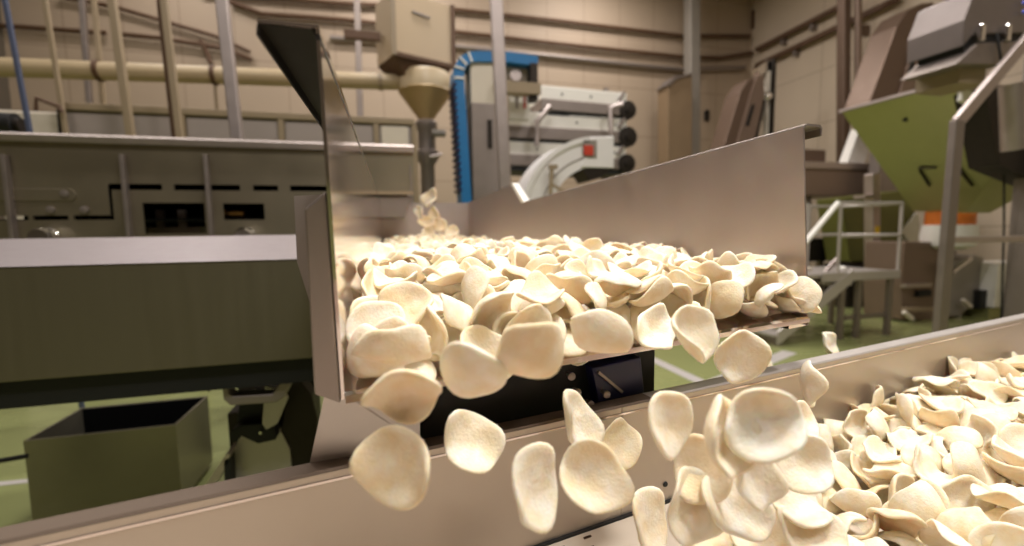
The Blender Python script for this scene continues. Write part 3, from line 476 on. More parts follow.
# dark under-frame, blue bracket, bolts
def lip_y(x): return YL + (x - X0) * (YR - YL) / (X1 - X0)
MB().prism([(X0 + .05, lip_y(X0 + .05) + .085, 1.12), (.40, lip_y(.40) + .085, 1.12), (.40, 1.1, 1.12), (X0 + .05, 1.1, 1.12)], (0, 0, .215)).build('under_frame', BLACK, tray, label='black frame under the feeder tray')
q = [at(592, 368, Y=.575), at(641, 357, Y=.595), at(645, 398, Y=.595), at(600, 408, Y=.575)]
MB().prism(q, (0, .25, 0)).build('blue_bracket', NAVY, tray, .002, label='dark blue bracket under the tray lip')
for px, py in ((571, 376), (577, 392), (606, 394), (590, 404)):
    c = at(px, py, Y=.56)
    MB().lathe([(.0035, -.004), (.0055, -.003), (.0055, .0), (.003, .001), (.003, .012)], c, 10, 'Y').build('bolt', DULL, tray, smooth=True)
MB().bar(at(598, 372, Y=.57), at(622, 392, Y=.58), .004).build('stay_rod', DULL, tray)
MB().prism([Vector((X1 - .045, lip_y(X1 - .045), 1.345)), Vector((X1 + .003, lip_y(X1) + .003, 1.345)), Vector((X1 + .003, .80, 1.335)), Vector((X1 - .045, .80, 1.335))], (0, 0, -.012)).build('corner_gusset', POLISH, tray)
for x in (X0 + .08, X1 - .08):
    for y in (1.5, 3.6): MB().box(x - .03, x + .03, y - .03, y + .03, 0, 1.346).build('leg', DULL, tray)

# ------------------------------------------------------------------ the trough
ang = math.atan2(.771 - .479, 1.546 + .057); TU = Vector((math.cos(ang), math.sin(ang), 0)); TV = Vector((-math.sin(ang), math.cos(ang), 0))
TP = Vector((-.057, .479, 0))
def tp(u, v, z): return TP + TU * u + TV * v + Vector((0, 0, z))
def tbox(u0, u1, v0, v1, z0, z1): return MB().prism([tp(u0, v0, z0), tp(u1, v0, z0), tp(u1, v1, z0), tp(u0, v1, z0)], (0, 0, z1 - z0))
trough = thing('conveyor_trough', 'long steel conveyor trough crossing the bottom of the view under the tray lip', 'trough', (.6, .3, 0))
UJ = .36
TRW = mat('trough_wall_steel', (184, 172, 158), .42, .7, 9, .08, .03, (1, 1, .2))
w1 = tbox(-.9, UJ - .0012, 0, .003, 1.10, 1.258).build('wall_panel', TRW, trough)
w2 = tbox(UJ, 2.6, 0, .003, 1.10, 1.258).build('wall_panel', TRW, trough)
for u0, u1, w, m_ in ((-.9, UJ + .055, w1, mat('shaded_rim_steel', (112, 96, 82), .5, .5, 9, .1)), (UJ + .055, 2.6, w2, PALES)):  # left rim browner: its shade is put into the colour
    sec = lambda u: [tp(u, 0, 1.2585), tp(u, .002, 1.261), tp(u, .024, 1.261), tp(u, .027, 1.258), tp(u, .027, 1.235), tp(u, .024, 1.235), tp(u, .024, 1.256), tp(u, .003, 1.2565)]
    MB().frustum(sec(u0), sec(u1)).build('rim', m_, w)
    tbox(u0, u1, -.0012, .0, 1.248, 1.2505).build('edge_fold', POLISH, w)
for px, py, m_ in ((645, 491, DARKST), (665, 484, BLACK)):
    d = ray(px, py); k = -(O - TP).dot(TV) / d.dot(TV); c = O + d * k
    mb = MB(); n = 14
    for r, h in ((.0042, -.0005), (.0036, -.002), (.0015, -.002)): mb.v += [c + TU * r * math.cos(2 * PI * j / n) + Vector((0, 0, r * math.sin(2 * PI * j / n))) + TV * h for j in range(n)]
    for i in range(2): mb.f += [(i * n + j, i * n + (j + 1) % n, (i + 1) * n + (j + 1) % n, (i + 1) * n + j) for j in range(n)]
    mb.f.append(tuple(range(2 * n, 3 * n))); mb.build('bolt', m_, trough)
tbox(-.9, 2.6, -.62, -.004, 1.085, 1.10).build('belt', BELT, trough, label='pale worn belt on the bottom of the trough')
tbox(-.9, 2.6, -.004, .0, 1.085, 1.1035).build('belt_seal', BLACK, trough)
tbox(-.9, 2.6, -.623, -.62, 1.08, 1.20).build('wall_panel', STEEL, trough)
R_ = random.Random(4)
for i in range(9):
    u = R_.uniform(.16, .30); v = R_.uniform(-.035, -.01)
    tbox(u, u + R_.uniform(.004, .012), v, v + .003, 1.10, 1.1008).build('crumb', BROWN, trough)
for u in (-.6, 2.4):
    for v in (-.58, -.03): tbox(u - .03, u + .03, v - .03, v + .02, 0, 1.085).build('leg', DULL, trough)

# ------------------------------------------------------------------ left: overhead conveyor
YC = 3.3
oc = thing('overhead_conveyor', 'long steel conveyor at upper left with ribbed side, dropping snacks into the tray', 'conveyor', (-2, YC, 0))
e1 = at(412, 153, Y=YC); xr = e1.x; xl = at(-60, 150, Y=YC).x; zt = e1.z; zb = at(300, 236, Y=YC).z - .25
# side panel with slots cut through it, built as strips round the openings
def cut_panel(x0, x1, z0, z1, holes, Y, dep):
    xs = sorted({x0, x1} | {h[0] for h in holes} | {h[1] for h in holes}); zs = sorted({z0, z1} | {h[2] for h in holes} | {h[3] for h in holes})
    mb = MB()
    for xa, xb in zip(xs[:-1], xs[1:]):
        for za, zb_ in zip(zs[:-1], zs[1:]):
            cx, cz = (xa + xb) / 2, (za + zb_) / 2
            if not any(h[0] < cx < h[1] and h[2] < cz < h[3] for h in holes): mb.box(xa, xb, Y, Y + dep, za, zb_)
    bm = bmesh.new()
    return mb
def hole(x0, y0, x1, y1):
    r_ = rect(x0, y0, x1, y1, YC, 0); return (r_[0], r_[1], r_[4], r_[5])
zs_ = at(260, 188, Y=YC).z
slots = []
gaps = [(-50, 43), (46, 66), (72, 111)]
for a_, b_ in ((-60, 28), (33, 68), (74, 112)): slots.append((hole(a_, 214, b_, 219)[0], hole(a_, 214, b_, 219)[1], at(60, 220, Y=YC).z, at(60, 215.5, Y=YC).z))
slots.append((at(109, 200, Y=YC).x, at(112.5, 200, Y=YC).x, at(110, 219.5, Y=YC).z, at(110, 185, Y=YC).z))
for a_, b_ in ((109, 162), (174, 240), (253, 278), (290, 340)):
    zc = at((a_ + b_) / 2, 187, Y=YC).z; slots.append((at(a_, 187, Y=YC).x, at(b_, 187, Y=YC).x, zs_ - .018, zs_ + .018))
slots.append((X0 - .12, xr + .01, zb - .01, at(400, 193, Y=YC).z)); slots.append(hole(145, 203, 204, 234)); slots.append(hole(224, 203.5, 264, 220))
cut_panel(xl, xr, zb, zt, slots, YC, .012).build('side_panel', OLIVE, oc)
c = hole(145, 203, 204, 234)
rail = MB().prism([(xl, YC - .03, zt + .0), (xl, YC - .035, zt + .035), (xl, YC - .02, zt + .05), (xl, YC + .04, zt + .05), (xl, YC + .04, zt)], (xr - xl + .01, 0, 0)).build('top_rail', SATIN, oc)
MB().box(xl, X0 - .13, YC + .55, YC + .56, zb + .2, zt + .05).box(X0 - .13, xr - .02, YC + .55, YC + .56, at(400, 193, Y=YC).z, zt + .05).build('rear_panel', SHADEB, oc)  # coloured black for the shade behind the openings
MB().box(xl, X0 - .13, YC + .02, YC + .55, zs_ - .20, zs_ - .19).box(xl, xr - .02, YC + .02, YC + .55, zt - .03, zt - .02).build('bed_and_shade_cover', SHADEB, oc)  # black bed and an added top cover keep the openings dark
for px in (12, 128, 210):
    a_ = at(px - 5, 152, Y=YC); b_ = at(px + 5, 236, Y=YC)
    MB().box((a_.x + b_.x) / 2 - .011, (a_.x + b_.x) / 2 + .011, YC - .045, YC, b_.z - .02, a_.z - .02).build('rib', DULL, oc, .003)
# lower lip flange at the discharge end and the end hood
r_ = rect(330, 191, 413, 194, YC - .02, .03); MB().box(*r_).build('seam_flange', BRASS if False else BEIGE, oc)
a_ = at(371, 196, Y=YC); b_ = at(402, 217, Y=YC)
MB().prism([(a_.x, YC + .01, a_.z), (xr - .005, YC + .01, a_.z), (xr - .06, YC + .01, b_.z), (a_.x + .02, YC + .01, b_.z)], (0, .5, 0)).build('discharge_chute', DULL, oc, .004)
MB().box(xr - .02, xr - .012, YC - .012, YC, at(407, 215, Y=YC).z + .06, at(407, 165, Y=YC).z).build('end_rib', DULL, oc)
# raised link plate with three pins
a_ = at(-30, 188, Y=YC); b_ = at(70, 201, Y=YC)
mb = MB(); cz = (a_.z + b_.z) / 2; hh = (a_.z - b_.z) / 2
mb.prism([(a_.x, YC - .006, cz - hh), (b_.x, YC - .006, cz - hh)] + [(b_.x + hh * math.sin(math.radians(q)), YC - .006, cz - hh * math.cos(math.radians(q))) for q in range(15, 180, 15)] + [(b_.x, YC - .006, cz + hh), (a_.x, YC - .006, cz + hh)], (0, .006, 0))
mb.build('link_plate', OLIVE, oc, .002)
for px, py in ((65, 194), (51, 210), (85, 210)):
    MB().lathe([(.012, -.014), (.022, -.012), (.022, 0)], at(px, py, Y=YC), 12, 'Y').build('pin', DULL, oc, smooth=True)
def knuckle(px, py):
    c = at(px, py, Y=YC - .06); pr = [(.05, -.05), (.06, -.03), (.045, -.01), (.045, .01), (.06, .03), (.05, .05)]
    MB().lathe(pr, c, 18, 'Y').build('clamp_knob', CHROME, oc, smooth=True)
for px, py in ((44, 238), (245, 237)): knuckle(px, py)
# things seen through the openings
for px in (160, 182): B(*rect(px - 3, 210, px + 3, 232, YC + .2, .03)).build('inner_post', DULL, oc)
B(*rect(148, 227, 200, 236, YC + .18, .1)).build('inner_beam', DULL, oc)
c = at(236, 214, Y=YC + .1); MB().tube([(c.x - .09, c.y, c.z), (c.x + .05, c.y, c.z)], .03, 12).build('inner_roller', BRASS, oc, smooth=True, label='brass roller seen through the opening')
for x in (-4.6, -1.0): MB().box(x - .06, x + .06, YC + .2, YC + .3, 0, zb + .22).build('leg', DARKST, oc)

# ------------------------------------------------------------------ left: machine housing with pale sloping top
YH = 1.7
hx1 = at(314, 262, Y=YH).x; hx0 = at(-420, 262, Y=YH).x
zf = at(150, 263, Y=YH).z; zk = at(150, 237, Y=YH + .38).z; zbt = at(150, 371, Y=YH).z; zb2 = at(150, 390, Y=YH + .03).z
hs = thing('machine_housing', 'big dark steel machine housing at left with a pale sloping top edge', 'machine', ((hx0 + hx1) / 2, YH, 0))
MB().prism([(hx0, YH, zbt), (hx0, YH, zf), (hx0, YH + .02, zf + .005), (hx0, YH + .6, zf), (hx0, YH + .6, zbt)], (hx1 - hx0, 0, 0)).build('body', mat('housing_steel', (120, 112, 92), .5, .75, 30, .08, .03, (1, 1, .05)), hs, .004)
MB().prism([(hx0, YH - .004, zf), (hx0, YH + .38, zk), (hx0, YH + .6, zk), (hx0, YH + .6, zf + .001), (hx0, YH + .01, zf + .001)], (hx1 - hx0, 0, 0)).build('sloping_top', mat('pale_top_steel', (158, 148, 148), .45, .6, 20, .04), hs, .004, label='pale smooth sloping top')
MB().box(hx0, hx1 - .02, YH + .03, YH + .55, zb2 - .02, zbt).build('base_skirt', BLACK, hs)
for x in (hx0 + .05, hx1 - .14): MB().box(x - .05, x + .05, YH + .45, YH + .53, 0, zb2).build('leg', DARKST, hs)
# J-shaped hook hanging below
def hook(pts, Y): MB().tube([at(x, y, Y=Y) for x, y in pts], .011, 8).build('hook', DULL, hs, smooth=True)
hook([(203, 378), (204, 385), (209, 389), (214, 385), (214, 380)], YH + .1)
MB().prism([at(x, y, Y=YH + .05) for x, y in ((221, 378), (227, 378), (228, 392), (233, 396), (272, 394), (279, 384), (286, 380), (290, 386), (284, 398), (276, 403), (230, 406), (223, 400))], (0, .06, 0)).build('bracket', DULL, hs, .006, label='curved steel bracket under the housing')

# ------------------------------------------------------------------ vibrator unit below the housing
YV = 1.95
vu = thing('drive_unit', 'dark vibrator drive on a tapered steel foot below the machine housing', 'motor', (at(265, 480, Y=YV).x, YV, 0))
pl = lambda pts, Y, d, nm, m_, bev=.004, **k: MB().prism([at(x, y, Y=Y) for x, y in pts], (0, d, 0)).build(nm, m_, vu, bev, **k)
pl(((239, 404), (270, 402), (272, 424), (236, 428)), YV, .25, 'motor_block', BLACK)
pl(((231, 431), (240, 425), (272, 423), (276, 440), (258, 444), (240, 436), (236, 444), (230, 440)), YV - .05, .2, 'clamp_plate', BLACK)
pl(((241, 433), (276, 422), (290, 450), (296, 520), (231, 520), (234, 450)), YV + .02, .12, 'tapered_foot', PALES)
pl(((265, 386), (282, 390), (288, 398), (277, 424), (266, 430), (262, 424)), YV - .08, .02, 'link_plate', PALES)
pl(((287, 384), (300, 380), (312, 396), (318, 420), (316, 450), (305, 520), (296, 520), (290, 450), (280, 430)), YV + .03, .1, 'support_arm', DARKST, .006)
MB().lathe([(.006, -.01), (.006, .02)], at(261, 432, Y=YV - .06), 8, 'Y').build('stud', CHROME, vu)
ft = at(265, 470, Y=YV + .1); MB().box(ft.x - .14, ft.x + .2, YV + .15, YV + .3, 0, .75).build('pedestal', DARKST, vu)

# ------------------------------------------------------------------ steel bin on the floor
g = [at(37, 524, Z=.02), at(212, 474, Z=.02)]
YBn = g[0].y
bx0 = at(23, 440, Y=YBn).x; bx1 = at(176, 427, Y=YBn).x; bzt = at(100, 433, Y=YBn).z
yb_ = at(90, 407, Z=bzt).y
bn = thing('steel_bin', 'open square stainless bin standing on the green floor below the housing', 'bin', ((bx0 + bx1) / 2, YBn + .3, 0))
w_ = .012
BIN = mat('bin_steel', (150, 144, 126), .36, .75, 14, .06, .03)
MB().box(bx0, bx1, YBn, YBn + w_, .03, bzt).build('front_panel', BIN, bn)
MB().box(bx0, bx1, yb_ - w_, yb_, .03, bzt).build('back_panel', BIN, bn)
MB().box(bx0 + w_, bx1 - w_, yb_ - w_ - .004, yb_ - w_ - .001, bzt - .15, bzt - .005).build('shade_sheet', SHADEB, bn)  # black sheet put in for the dark inside of the bin
MB().box(bx0, bx0 + w_, YBn + w_, yb_ - w_, .03, bzt).build('side_panel', BIN, bn)
MB().box(bx1 - w_, bx1, YBn + w_, yb_ - w_, .03, bzt).build('side_panel', BIN, bn)
MB().box(bx0 + w_, bx1 - w_, YBn + w_, yb_ - w_, .03, .05).build('bottom', DARKST, bn)
MB().box(bx0 + w_, bx1 - w_, YBn + w_, yb_ - w_, bzt - .16, bzt - .15).build('shade_cover', SHADEB, bn, label='black sheet standing in for the shade inside the bin')
for x in (bx0 + .08, bx1 - .08):
    for y in (YBn + .1, yb_ - .1): MB().lathe([(.025, 0), (.03, .01), (.03, .03)], (x, y, 0), 12).build('foot', BLACK, bn)
MB().tube([at(-30, 466, Y=2.6), at(27, 456, Y=2.6)], .012, 8).build('floor_hose', BLACK, smooth=True, label='thin black hose reaching the side of the steel bin', cat='hose')
# small folded bracket beside the bin
fb = thing('floor_bracket', 'folded steel bracket standing beside the steel bin', 'bracket', at(222, 480, Y=1.9))
MB().prism([at(x, y, Y=1.9) for x, y in ((196, 500), (226, 454), (230, 454), (229, 462), (206, 500))], (0, .10, 0)).build('slanted_plate', SATIN, fb)
MB().prism([at(x, y, Y=1.9) for x, y in ((224, 460), (230, 458), (232, 540), (226, 540))], (0, .06, 0)).build('post', BLACK, fb)
# ------------------------------------------------------------------ upper left: posts, duct, cyclone
def post(name, label, p, q, w, Y, m, d=None, cat='post', to_floor=True):
    a = at(*p, Y=Y); b = at(*q, Y=Y)
    d_ = (b - a) / (b.z - a.z); top = a + d_ * .4; bot = b + d_ * ((0.0 - b.z) if to_floor else 0)
    w_ = w * (at(*p, Y=Y) - O).dot(FW) / F
    return MB().bar(top, bot, w_, d or w_, (0, 1, 0)).build(name, m, None, w_ * .12, label=label, cat=cat)
post('guard_rod', 'slim blue grey rod standing behind the left end of the conveyor', (5, 0), (30, 132), 4, 4.6, BLUEG)
post('upright_pipe', 'thin beige pipe between the blue grey rod and the fat beige upright', (45, 0), (62, 108), 4, 6.5, BEIGE, cat='pipe')
post('upright_pipe', 'thin brown pipe on the wall just left of the fat beige upright', (82, 0), (90, 108), 5, 9, DULL, cat='pipe')
post('upright_pipe', 'thin pale pipe on the wall closest to the fat beige upright', (94, 0), (104, 108), 4, 9, BEIGE, cat='pipe')
post('upright_post', 'fat beige upright in front of the duct at upper left', (112, 0), (127, 108), 7, 6.2, BEIGE)
post('upright_post', 'beige and dark upright reaching down to the cabinet panels', (164, 0), (180, 137), 6, 5.6, BEIGE)
post('upright_post', 'dark thin upright hugging the left edge of a beige upright', (159, 0), (171, 108), 4, 5.8, BROWN)
post('upright_post', 'wide grey steel post in front of the beige duct', (222, 0), (237, 137), 11, 4.4, SATIN, .08)
post('upright_post', 'thin post on the wall left of the cyclone box', (357, 3), (360, 105), 6, 9.5, DULL)
Yd = 8.0
a = at(-30, 66, Y=Yd); b = at(418, 83, Y=Yd)
dk = thing('duct_pipe', 'fat beige horizontal duct running across the upper left into the cyclone', 'duct', a)
MB().tube([a, b], .125, 20).build('pipe', BEIGED, dk, smooth=True)
for px in (80, 190, 372):
    k = (px + 30) / 448; c = a.lerp(b, k); dd = (b - a).normalized()
    MB().tube([c - dd * .03, c + dd * .03], .145, 20).build('clamp_ring', BROWN if px < 300 else BEIGE, dk, smooth=True)
for px in (80, 190):
    c = a.lerp(b, (px + 30) / 448)
    MB().box(c.x - .02, c.x + .02, c.y - .02, c.y + .02, 0, c.z - .12).build('support_pipe', BEIGE, dk)
cy = thing('cyclone_separator', 'beige cyclone with a steep cone and valve at the end of the duct', 'cyclone', at(425, 180, Y=Yd))
cc = at(425, 83, Y=Yd); pr = lambda y: at(425, y, Y=Yd).z
cr = 26 * (cc - O).dot(FW) / F
MB().lathe([(cr * .55, pr(72)), (cr * .9, pr(74)), (cr, pr(78)), (cr, pr(92))], (cc.x, Yd, 0)).build('drum', BEIGED, cy, smooth=True)
MB().lathe([(cr, pr(92)), (cr * 1.02, pr(93)), (cr * .33, pr(118)), (cr * .3, pr(122))], (cc.x, Yd, 0)).build('cone', mat('cone_tan', (176, 148, 104), .4, .2, 4), cy, smooth=True)
MB().lathe([(cr * .30, pr(120)), (cr * .42, pr(123)), (cr * .42, pr(128)), (cr * .34, pr(131)), (cr * .34, pr(150)), (cr * .46, pr(152)), (cr * .46, pr(158)), (cr * .28, pr(165)), (cr * .28, pr(210))], (cc.x, Yd, 0)).build('valve', DULL, cy, smooth=True)
c = at(432, 133, Y=Yd - .2); MB().tube([c, c + Vector((.22, 0, .0))], .06, 12).build('valve_motor', GREYP, cy, smooth=True)
c = at(430, 157, Y=Yd - .2); MB().tube([c, c + Vector((.2, -.02, .05))], .025, 8).build('valve_handle', SATIN, cy, smooth=True)
MB().lathe([(cr * .3, pr(208)), (cr * .3, .0)], (cc.x, Yd, 0), 14).build('drop_pipe', DULL, cy)
# box above
bx = thing('hopper_box', 'beige square box with dark edges above the cyclone', 'box', at(418, 70, Y=Yd))
rz = math.radians(22)
c = at(416, 36, Y=Yd); qz = Quaternion((0, 0, 1), rz); hw = .52; hh = .48
def loc(x, y, z): return c + qz @ Vector((x, y, z))
CARD = mat('tan_box_panel', (190, 168, 138), .6, 0, 3, .05)
MB().frustum([loc(-hw, -.3, -hh), loc(hw, -.3, -hh), loc(hw, .4, -hh), loc(-hw, .4, -hh)], [loc(-hw, -.3, hh), loc(hw, -.3, hh), loc(hw, .4, hh), loc(-hw, .4, hh)]).build('body', CARD, bx)
MB().frustum([loc(-.22, -.12, -hh - .34), loc(.22, -.12, -hh - .34), loc(.22, .2, -hh - .34), loc(-.22, .2, -hh - .34)], [loc(-hw, -.3, -hh), loc(hw, -.3, -hh), loc(hw, .4, -hh), loc(-hw, .4, -hh)]).build('tapered_bottom', BROWN, bx)
for x in (-hw, hw): MB().bar(loc(x, -.31, -hh - .02), loc(x, -.31, hh + .02), .07).build('edge_post', BEIGE if x < 0 else BROWN, bx)
MB().bar(loc(-hw, -.31, -hh), loc(hw, -.31, -hh), .06).build('edge_rail', BROWN, bx)
MB().bar(loc(-.2, -.31, .22), loc(.1, -.31, .2), .03).build('handle', DULL, bx)
MB().lathe([(.3, pr(72.5)), (.2, pr(70)), (.2, pr(66))], (cc.x, Yd, 0), 20).build('collar', DULL, bx, smooth=True)
b_ = loc(-hw - .05, .1, -.1); MB().box(b_.x - .55, b_.x, b_.y, b_.y + .1, b_.z - .06, b_.z + .06).build('side_arm', BROWN, bx)

# ------------------------------------------------------------------ cabinet wall behind the conveyor
Yk = 6.6
kb = thing('panel_cabinet', 'long low cabinet of grey panels in beige frames behind the conveyor', 'cabinet', at(240, 160, Y=Yk))
PANEL = mat('grey_panel', (166, 154, 147), .45, .2, 4, .05)
a = at(62, 107, Y=Yk); b = at(412, 118, Y=Yk); zt_ = (a.z + b.z) / 2
MB().box(a.x, b.x, Yk + .03, Yk + .5, .0, zt_ - .02).build('carcass', GREYP, kb)
MB().box(a.x - .03, b.x + .03, Yk - .02, Yk + .52, zt_ - .06, zt_ + .02).build('top_rail', BEIGE, kb, .008)
xs = [62, 182, 281, 376, 414]
for i, px in enumerate(xs):
    x = at(px, 125, Y=Yk).x; MB().box(x - .035, x + .035, Yk - .01, Yk + .06, 0, zt_ - .06).build('upright', DARKST if i == 0 else BEIGE, kb)
for i in range(4):
    x_ = at(xs[i], 125, Y=Yk).x + .05; x2 = at(xs[i + 1], 125, Y=Yk).x - .05
    MB().box(x_, x2, Yk + .012, Yk + .03, .3, zt_ - .09).build('panel', PANEL, kb, .004)
rr = rect(382, 127, 408, 145, Yk - .01, .02); MB().box(*rr).build('window_pane', CREAM, kb, .005, label='small pale window in the cabinet')
lo = thing('wall_bracket', 'thin pipe bracket standing on the left of the cabinet panels', 'bracket', at(40, 110, Y=6.4))
MB().tube([at(36, 111, Y=6.4), at(36, 98, Y=6.4), at(60, 107, Y=6.4), at(62, 112, Y=6.4)], .022, 8).build('bent_pipe', BROWN, lo, smooth=True)
rc_ = rect(-6, 112, 62, 136, 6.7, .4); MB().box(*rc_[:4], 0, rc_[5]).build('tool_chest', CREAM, None, .03, label='pale low chest behind the conveyor at the far left edge', cat='chest')
mt = thing('wall_motor', 'small dark motor on top of the conveyor at the left edge', 'motor', at(8, 134, Y=4.9))
c = at(8, 125, Y=4.9); MB().tube([c - Vector((.13, 0, 0)), c + Vector((.06, 0, 0))], .10, 16).build('body', BLACK, mt, smooth=True)
MB().tube([c + Vector((.06, 0, 0)), c + Vector((.10, 0, 0))], .06, 16).build('end_cap', DARKST, mt, smooth=True)

# ------------------------------------------------------------------ belt elevator with the blue belt
Ye = 7.0
el = thing('belt_elevator', 'grey elevator framed by a bright blue cleated belt', 'elevator', at(500, 195, Y=Ye))
path = [(468, 215), (466, 190), (462, 120), (459, 78), (459.5, 68), (463, 61), (470, 57), (478, 56), (510, 57), (532, 60), (538, 61)]
pts = [at(x, y, Y=Ye) for x, y in path]; wd = .15
mbf = MB(); n = len(pts)
ins, outs = [], []
for i, p in enumerate(pts):
    d = (pts[min(i + 1, n - 1)] - pts[max(i - 1, 0)]).normalized(); nn = Vector((-d.z, 0, d.x))
    outs.append(p + nn * wd / 2); ins.append(p - nn * wd / 2)
prof = outs + ins[::-1]
mb = MB(); 
for i in range(n - 1):
    mb.prism([outs[i], outs[i + 1], ins[i + 1], ins[i]], (0, .5, 0))
belt = mb.build('blue_belt', BLUEP, el, label='bright blue belt running up and over the elevator')
for k in range(17):
    y = 84 + k * 6.6; c = at(460 + (y - 84) * .055 - 6.5, y, Y=Ye)
    MB().box(c.x - .012, c.x + .045, Ye - .012, Ye + .5, c.z - .02, c.z + .02).build('cleat', NAVY, belt)
for q in range(4):
    i = 3 + q; MB().bar(outs[i] + Vector((0, -.01, 0)), ins[i] + Vector((0, -.01, 0)), .025).build('cleat', WHITE, belt)
B(*rect(471, 62, 500, 104, Ye + .05, .5)).build('upper_casing', CREAM, el, .01)
B(*rect(474, 104, 499, 230, Ye + .03, .5)).build('lower_casing', DULL, el, .01)
B(*rect(500, 66, 532, 86, Ye + .2, .4)).build('head_casing', CREAM, el, .01)
B(*rect(488, 120, 492, 148, Ye + .01, .03)).build('seam_strip', DARKST, el)
B(*rect(496, 83, 541, 91, Ye - .1, .2)).build('cross_beam', BEIGE, el)
B(*rect(531, 63, 538, 100, Ye - .05, .2)).build('end_post', DARKST, el, .01)
B(*rect(510, 96, 530, 118, Ye + .3, .2)).build('pale_cover', WHITE, el, .01)
for px in (517, 525): B(*rect(px - 1, 90, px + 1, 108, Ye + .1, .03)).build('tie_rod', RED if px > 520 else DULL, el)
c = at(515, 76, Y=Ye + .15); MB().lathe([(.09, -.05), (.09, .0)], c, 16, 'Y').build('inspection_cap', SATIN, el)
B(*rect(474, 228, 540, 330, Ye + .1, .6)).build('base', DULL, el)
# ------------------------------------------------------------------ three stacked short conveyors
def short_conveyor(label, x0, y0, x1, y1, th, Y, cover, roller=True, n=3):
    o = thing('short_conveyor', label, 'conveyor', at((x0 + x1) / 2, (y0 + y1) / 2 + 20, Y=Y), 'stacked short conveyors')
    a = at(x0, y0, Y=Y); b = at(x1, y1, Y=Y); s = Vector((0, 0, -1)); k = (a - O).dot(FW) / F
    h = th * k
    if cover:
        MB().prism([a, b, b + s * h * .55, a + s * h * .55], (0, .7, 0)).build('cover', WHITE, o, .015)
        for i in range(n):
            c = a.lerp(b, (i + .7) / n) + s * h * .3; MB().lathe([(.018, -.015), (.018, 0)], c, 10, 'Y').build('screw', DARKST, o)
    MB().prism([a + s * h * .55 + Vector((0, -.03, 0)), b + s * h * .55 + Vector((0, -.03, 0)), b + s * h + Vector((0, -.03, 0)), a + s * h + Vector((0, -.03, 0))], (0, .76, 0)).build('side_frame', DARKST if not cover else DULL, o, .01)
    MB().prism([a + s * h * 1.0, b + s * h * 1.0, b + s * h * 1.2 + Vector((-.1, 0, 0)), a + s * h * 1.2], (0, .7, 0)).build('belt', BLACK, o)
    if roller:
        c = b + s * h * .75 + Vector((.0, 0, 0)); MB().lathe([(h * .12, -.09), (h * .12, -.06), (h * .40, -.05), (h * .40, .75), (h * .25, .76)], c, 18, 'Y').build('roller', DARKST, o, smooth=True)
    c = b + s * h * .4 + Vector((-.18, -.05, 0)); MB().bar(c, c + Vector((.1, 0, .16)), .05).build('tension_arm', DULL, o)
    return o
short_conveyor('topmost of three stacked short conveyors with a white cover, right of the blue belt', 541, 85, 627, 93, 24, 7.6, True)
short_conveyor('middle of three stacked short conveyors, white cover, above the curved chute', 506, 110, 627, 118, 27, 7.6, True)
short_conveyor('lowest of three stacked short conveyors, its dark roller right of the curved chute', 508, 140, 626, 146, 25, 7.6, True)
rk = thing('conveyor_rack', 'upright steel rack carrying the three stacked short conveyors', 'rack', at(560, 200, Y=8.36))
for px in (548, 606):
    x = at(px, 120, Y=8.4).x; MB().box(x - .04, x + .04, 8.37, 8.45, 0, at(px, 88, Y=8.4).z).build('rack_post', DULL, rk)
for (p, q) in (((537, 142), (551, 108)), ((611, 128), (612, 104))):
    pass
hg = thing('hanger_frame', 'bent steel hanger arms joining the stacked conveyors', 'bracket', at(545, 130, Y=7.4))
MB().tube([at(537, 146, Y=7.4), at(537, 122, Y=7.4), at(550, 106, Y=7.4)], .045, 8).build('bent_arm', SATIN, hg, smooth=True)
MB().tube([at(611, 134, Y=7.4), at(610, 108, Y=7.4), at(622, 104, Y=7.4)], .045, 8).build('bent_arm', SATIN, hg, smooth=True)
# ------------------------------------------------------------------ curved chute
Yq = 6.3
ch = thing('curved_chute', 'bright curved stainless chute behind the tray wall', 'chute', at(565, 190, Y=Yq))
CH = mat('bright_chute_steel', (240, 236, 234), .36, .1, 8, .04)
def bow(cx, cy, ro, ri, a0, a1, Y, dep, name, m_, parent, sx=1.0):
    mb = MB(); n = 14; P = []
    for i in range(n + 1):
        t_ = math.radians(a0 + (a1 - a0) * i / n)
        P.append((at(cx - sx * ro * math.cos(t_), cy - ro * math.sin(t_), Y=Y), at(cx - sx * ri * math.cos(t_), cy - ri * math.sin(t_), Y=Y)))
    for (a_, b_), (c_, d_) in zip(P[:-1], P[1:]): mb.prism([a_, c_, d_, b_], (0, dep, 0))
    return mb.build(name, m_, parent)
bow(598, 212, 76, 71, 8, 84, Yq - .03, .56, 'outer_flange', CH, ch)
bow(598, 212, 71, 46, 8, 84, Yq, .5, 'side_plate', CH, ch)
bow(598, 212, 56.5, 55.5, 8, 80, Yq - .012, .02, 'seam', DULL, ch)
MB().prism([at(x, y, Y=Yq - .02) for x, y in ((590, 137), (614, 136), (614, 168), (581, 167), (584, 158), (592, 150))], (0, .5, 0)).build('end_box', CH, ch, .01)
MB().prism([at(x, y, Y=Yq - .03) for x, y in ((583, 140), (597, 140), (597, 158), (588, 158), (583, 154))], (0, .03, 0)).build('label_plate', GREYP, ch, .004)
MB().box(*rect(584, 145.5, 593.5, 155, Yq - .05, .02)).build('red_label', RED, ch, .004, label='small red label')
MB().prism([at(x, y, Y=Yq) for x, y in ((582, 168), (614, 168), (600, 178), (590, 181))], (0, .45, 0)).build('lower_wedge', DARKST, ch)
MB().bar(at(552, 168, Y=Yq - .1), at(550, 196, Y=Yq - .1), .045).build('stand_rod', BEIGE, ch)
MB().bar(at(549, 167, Y=Yq - .1), at(557, 167, Y=Yq - .1), .06).build('stand_head', BEIGE, ch)
MB().bar(at(551, 184, Y=Yq - .1), at(566, 193, Y=Yq - .1), .04).build('stand_brace', BEIGE, ch)
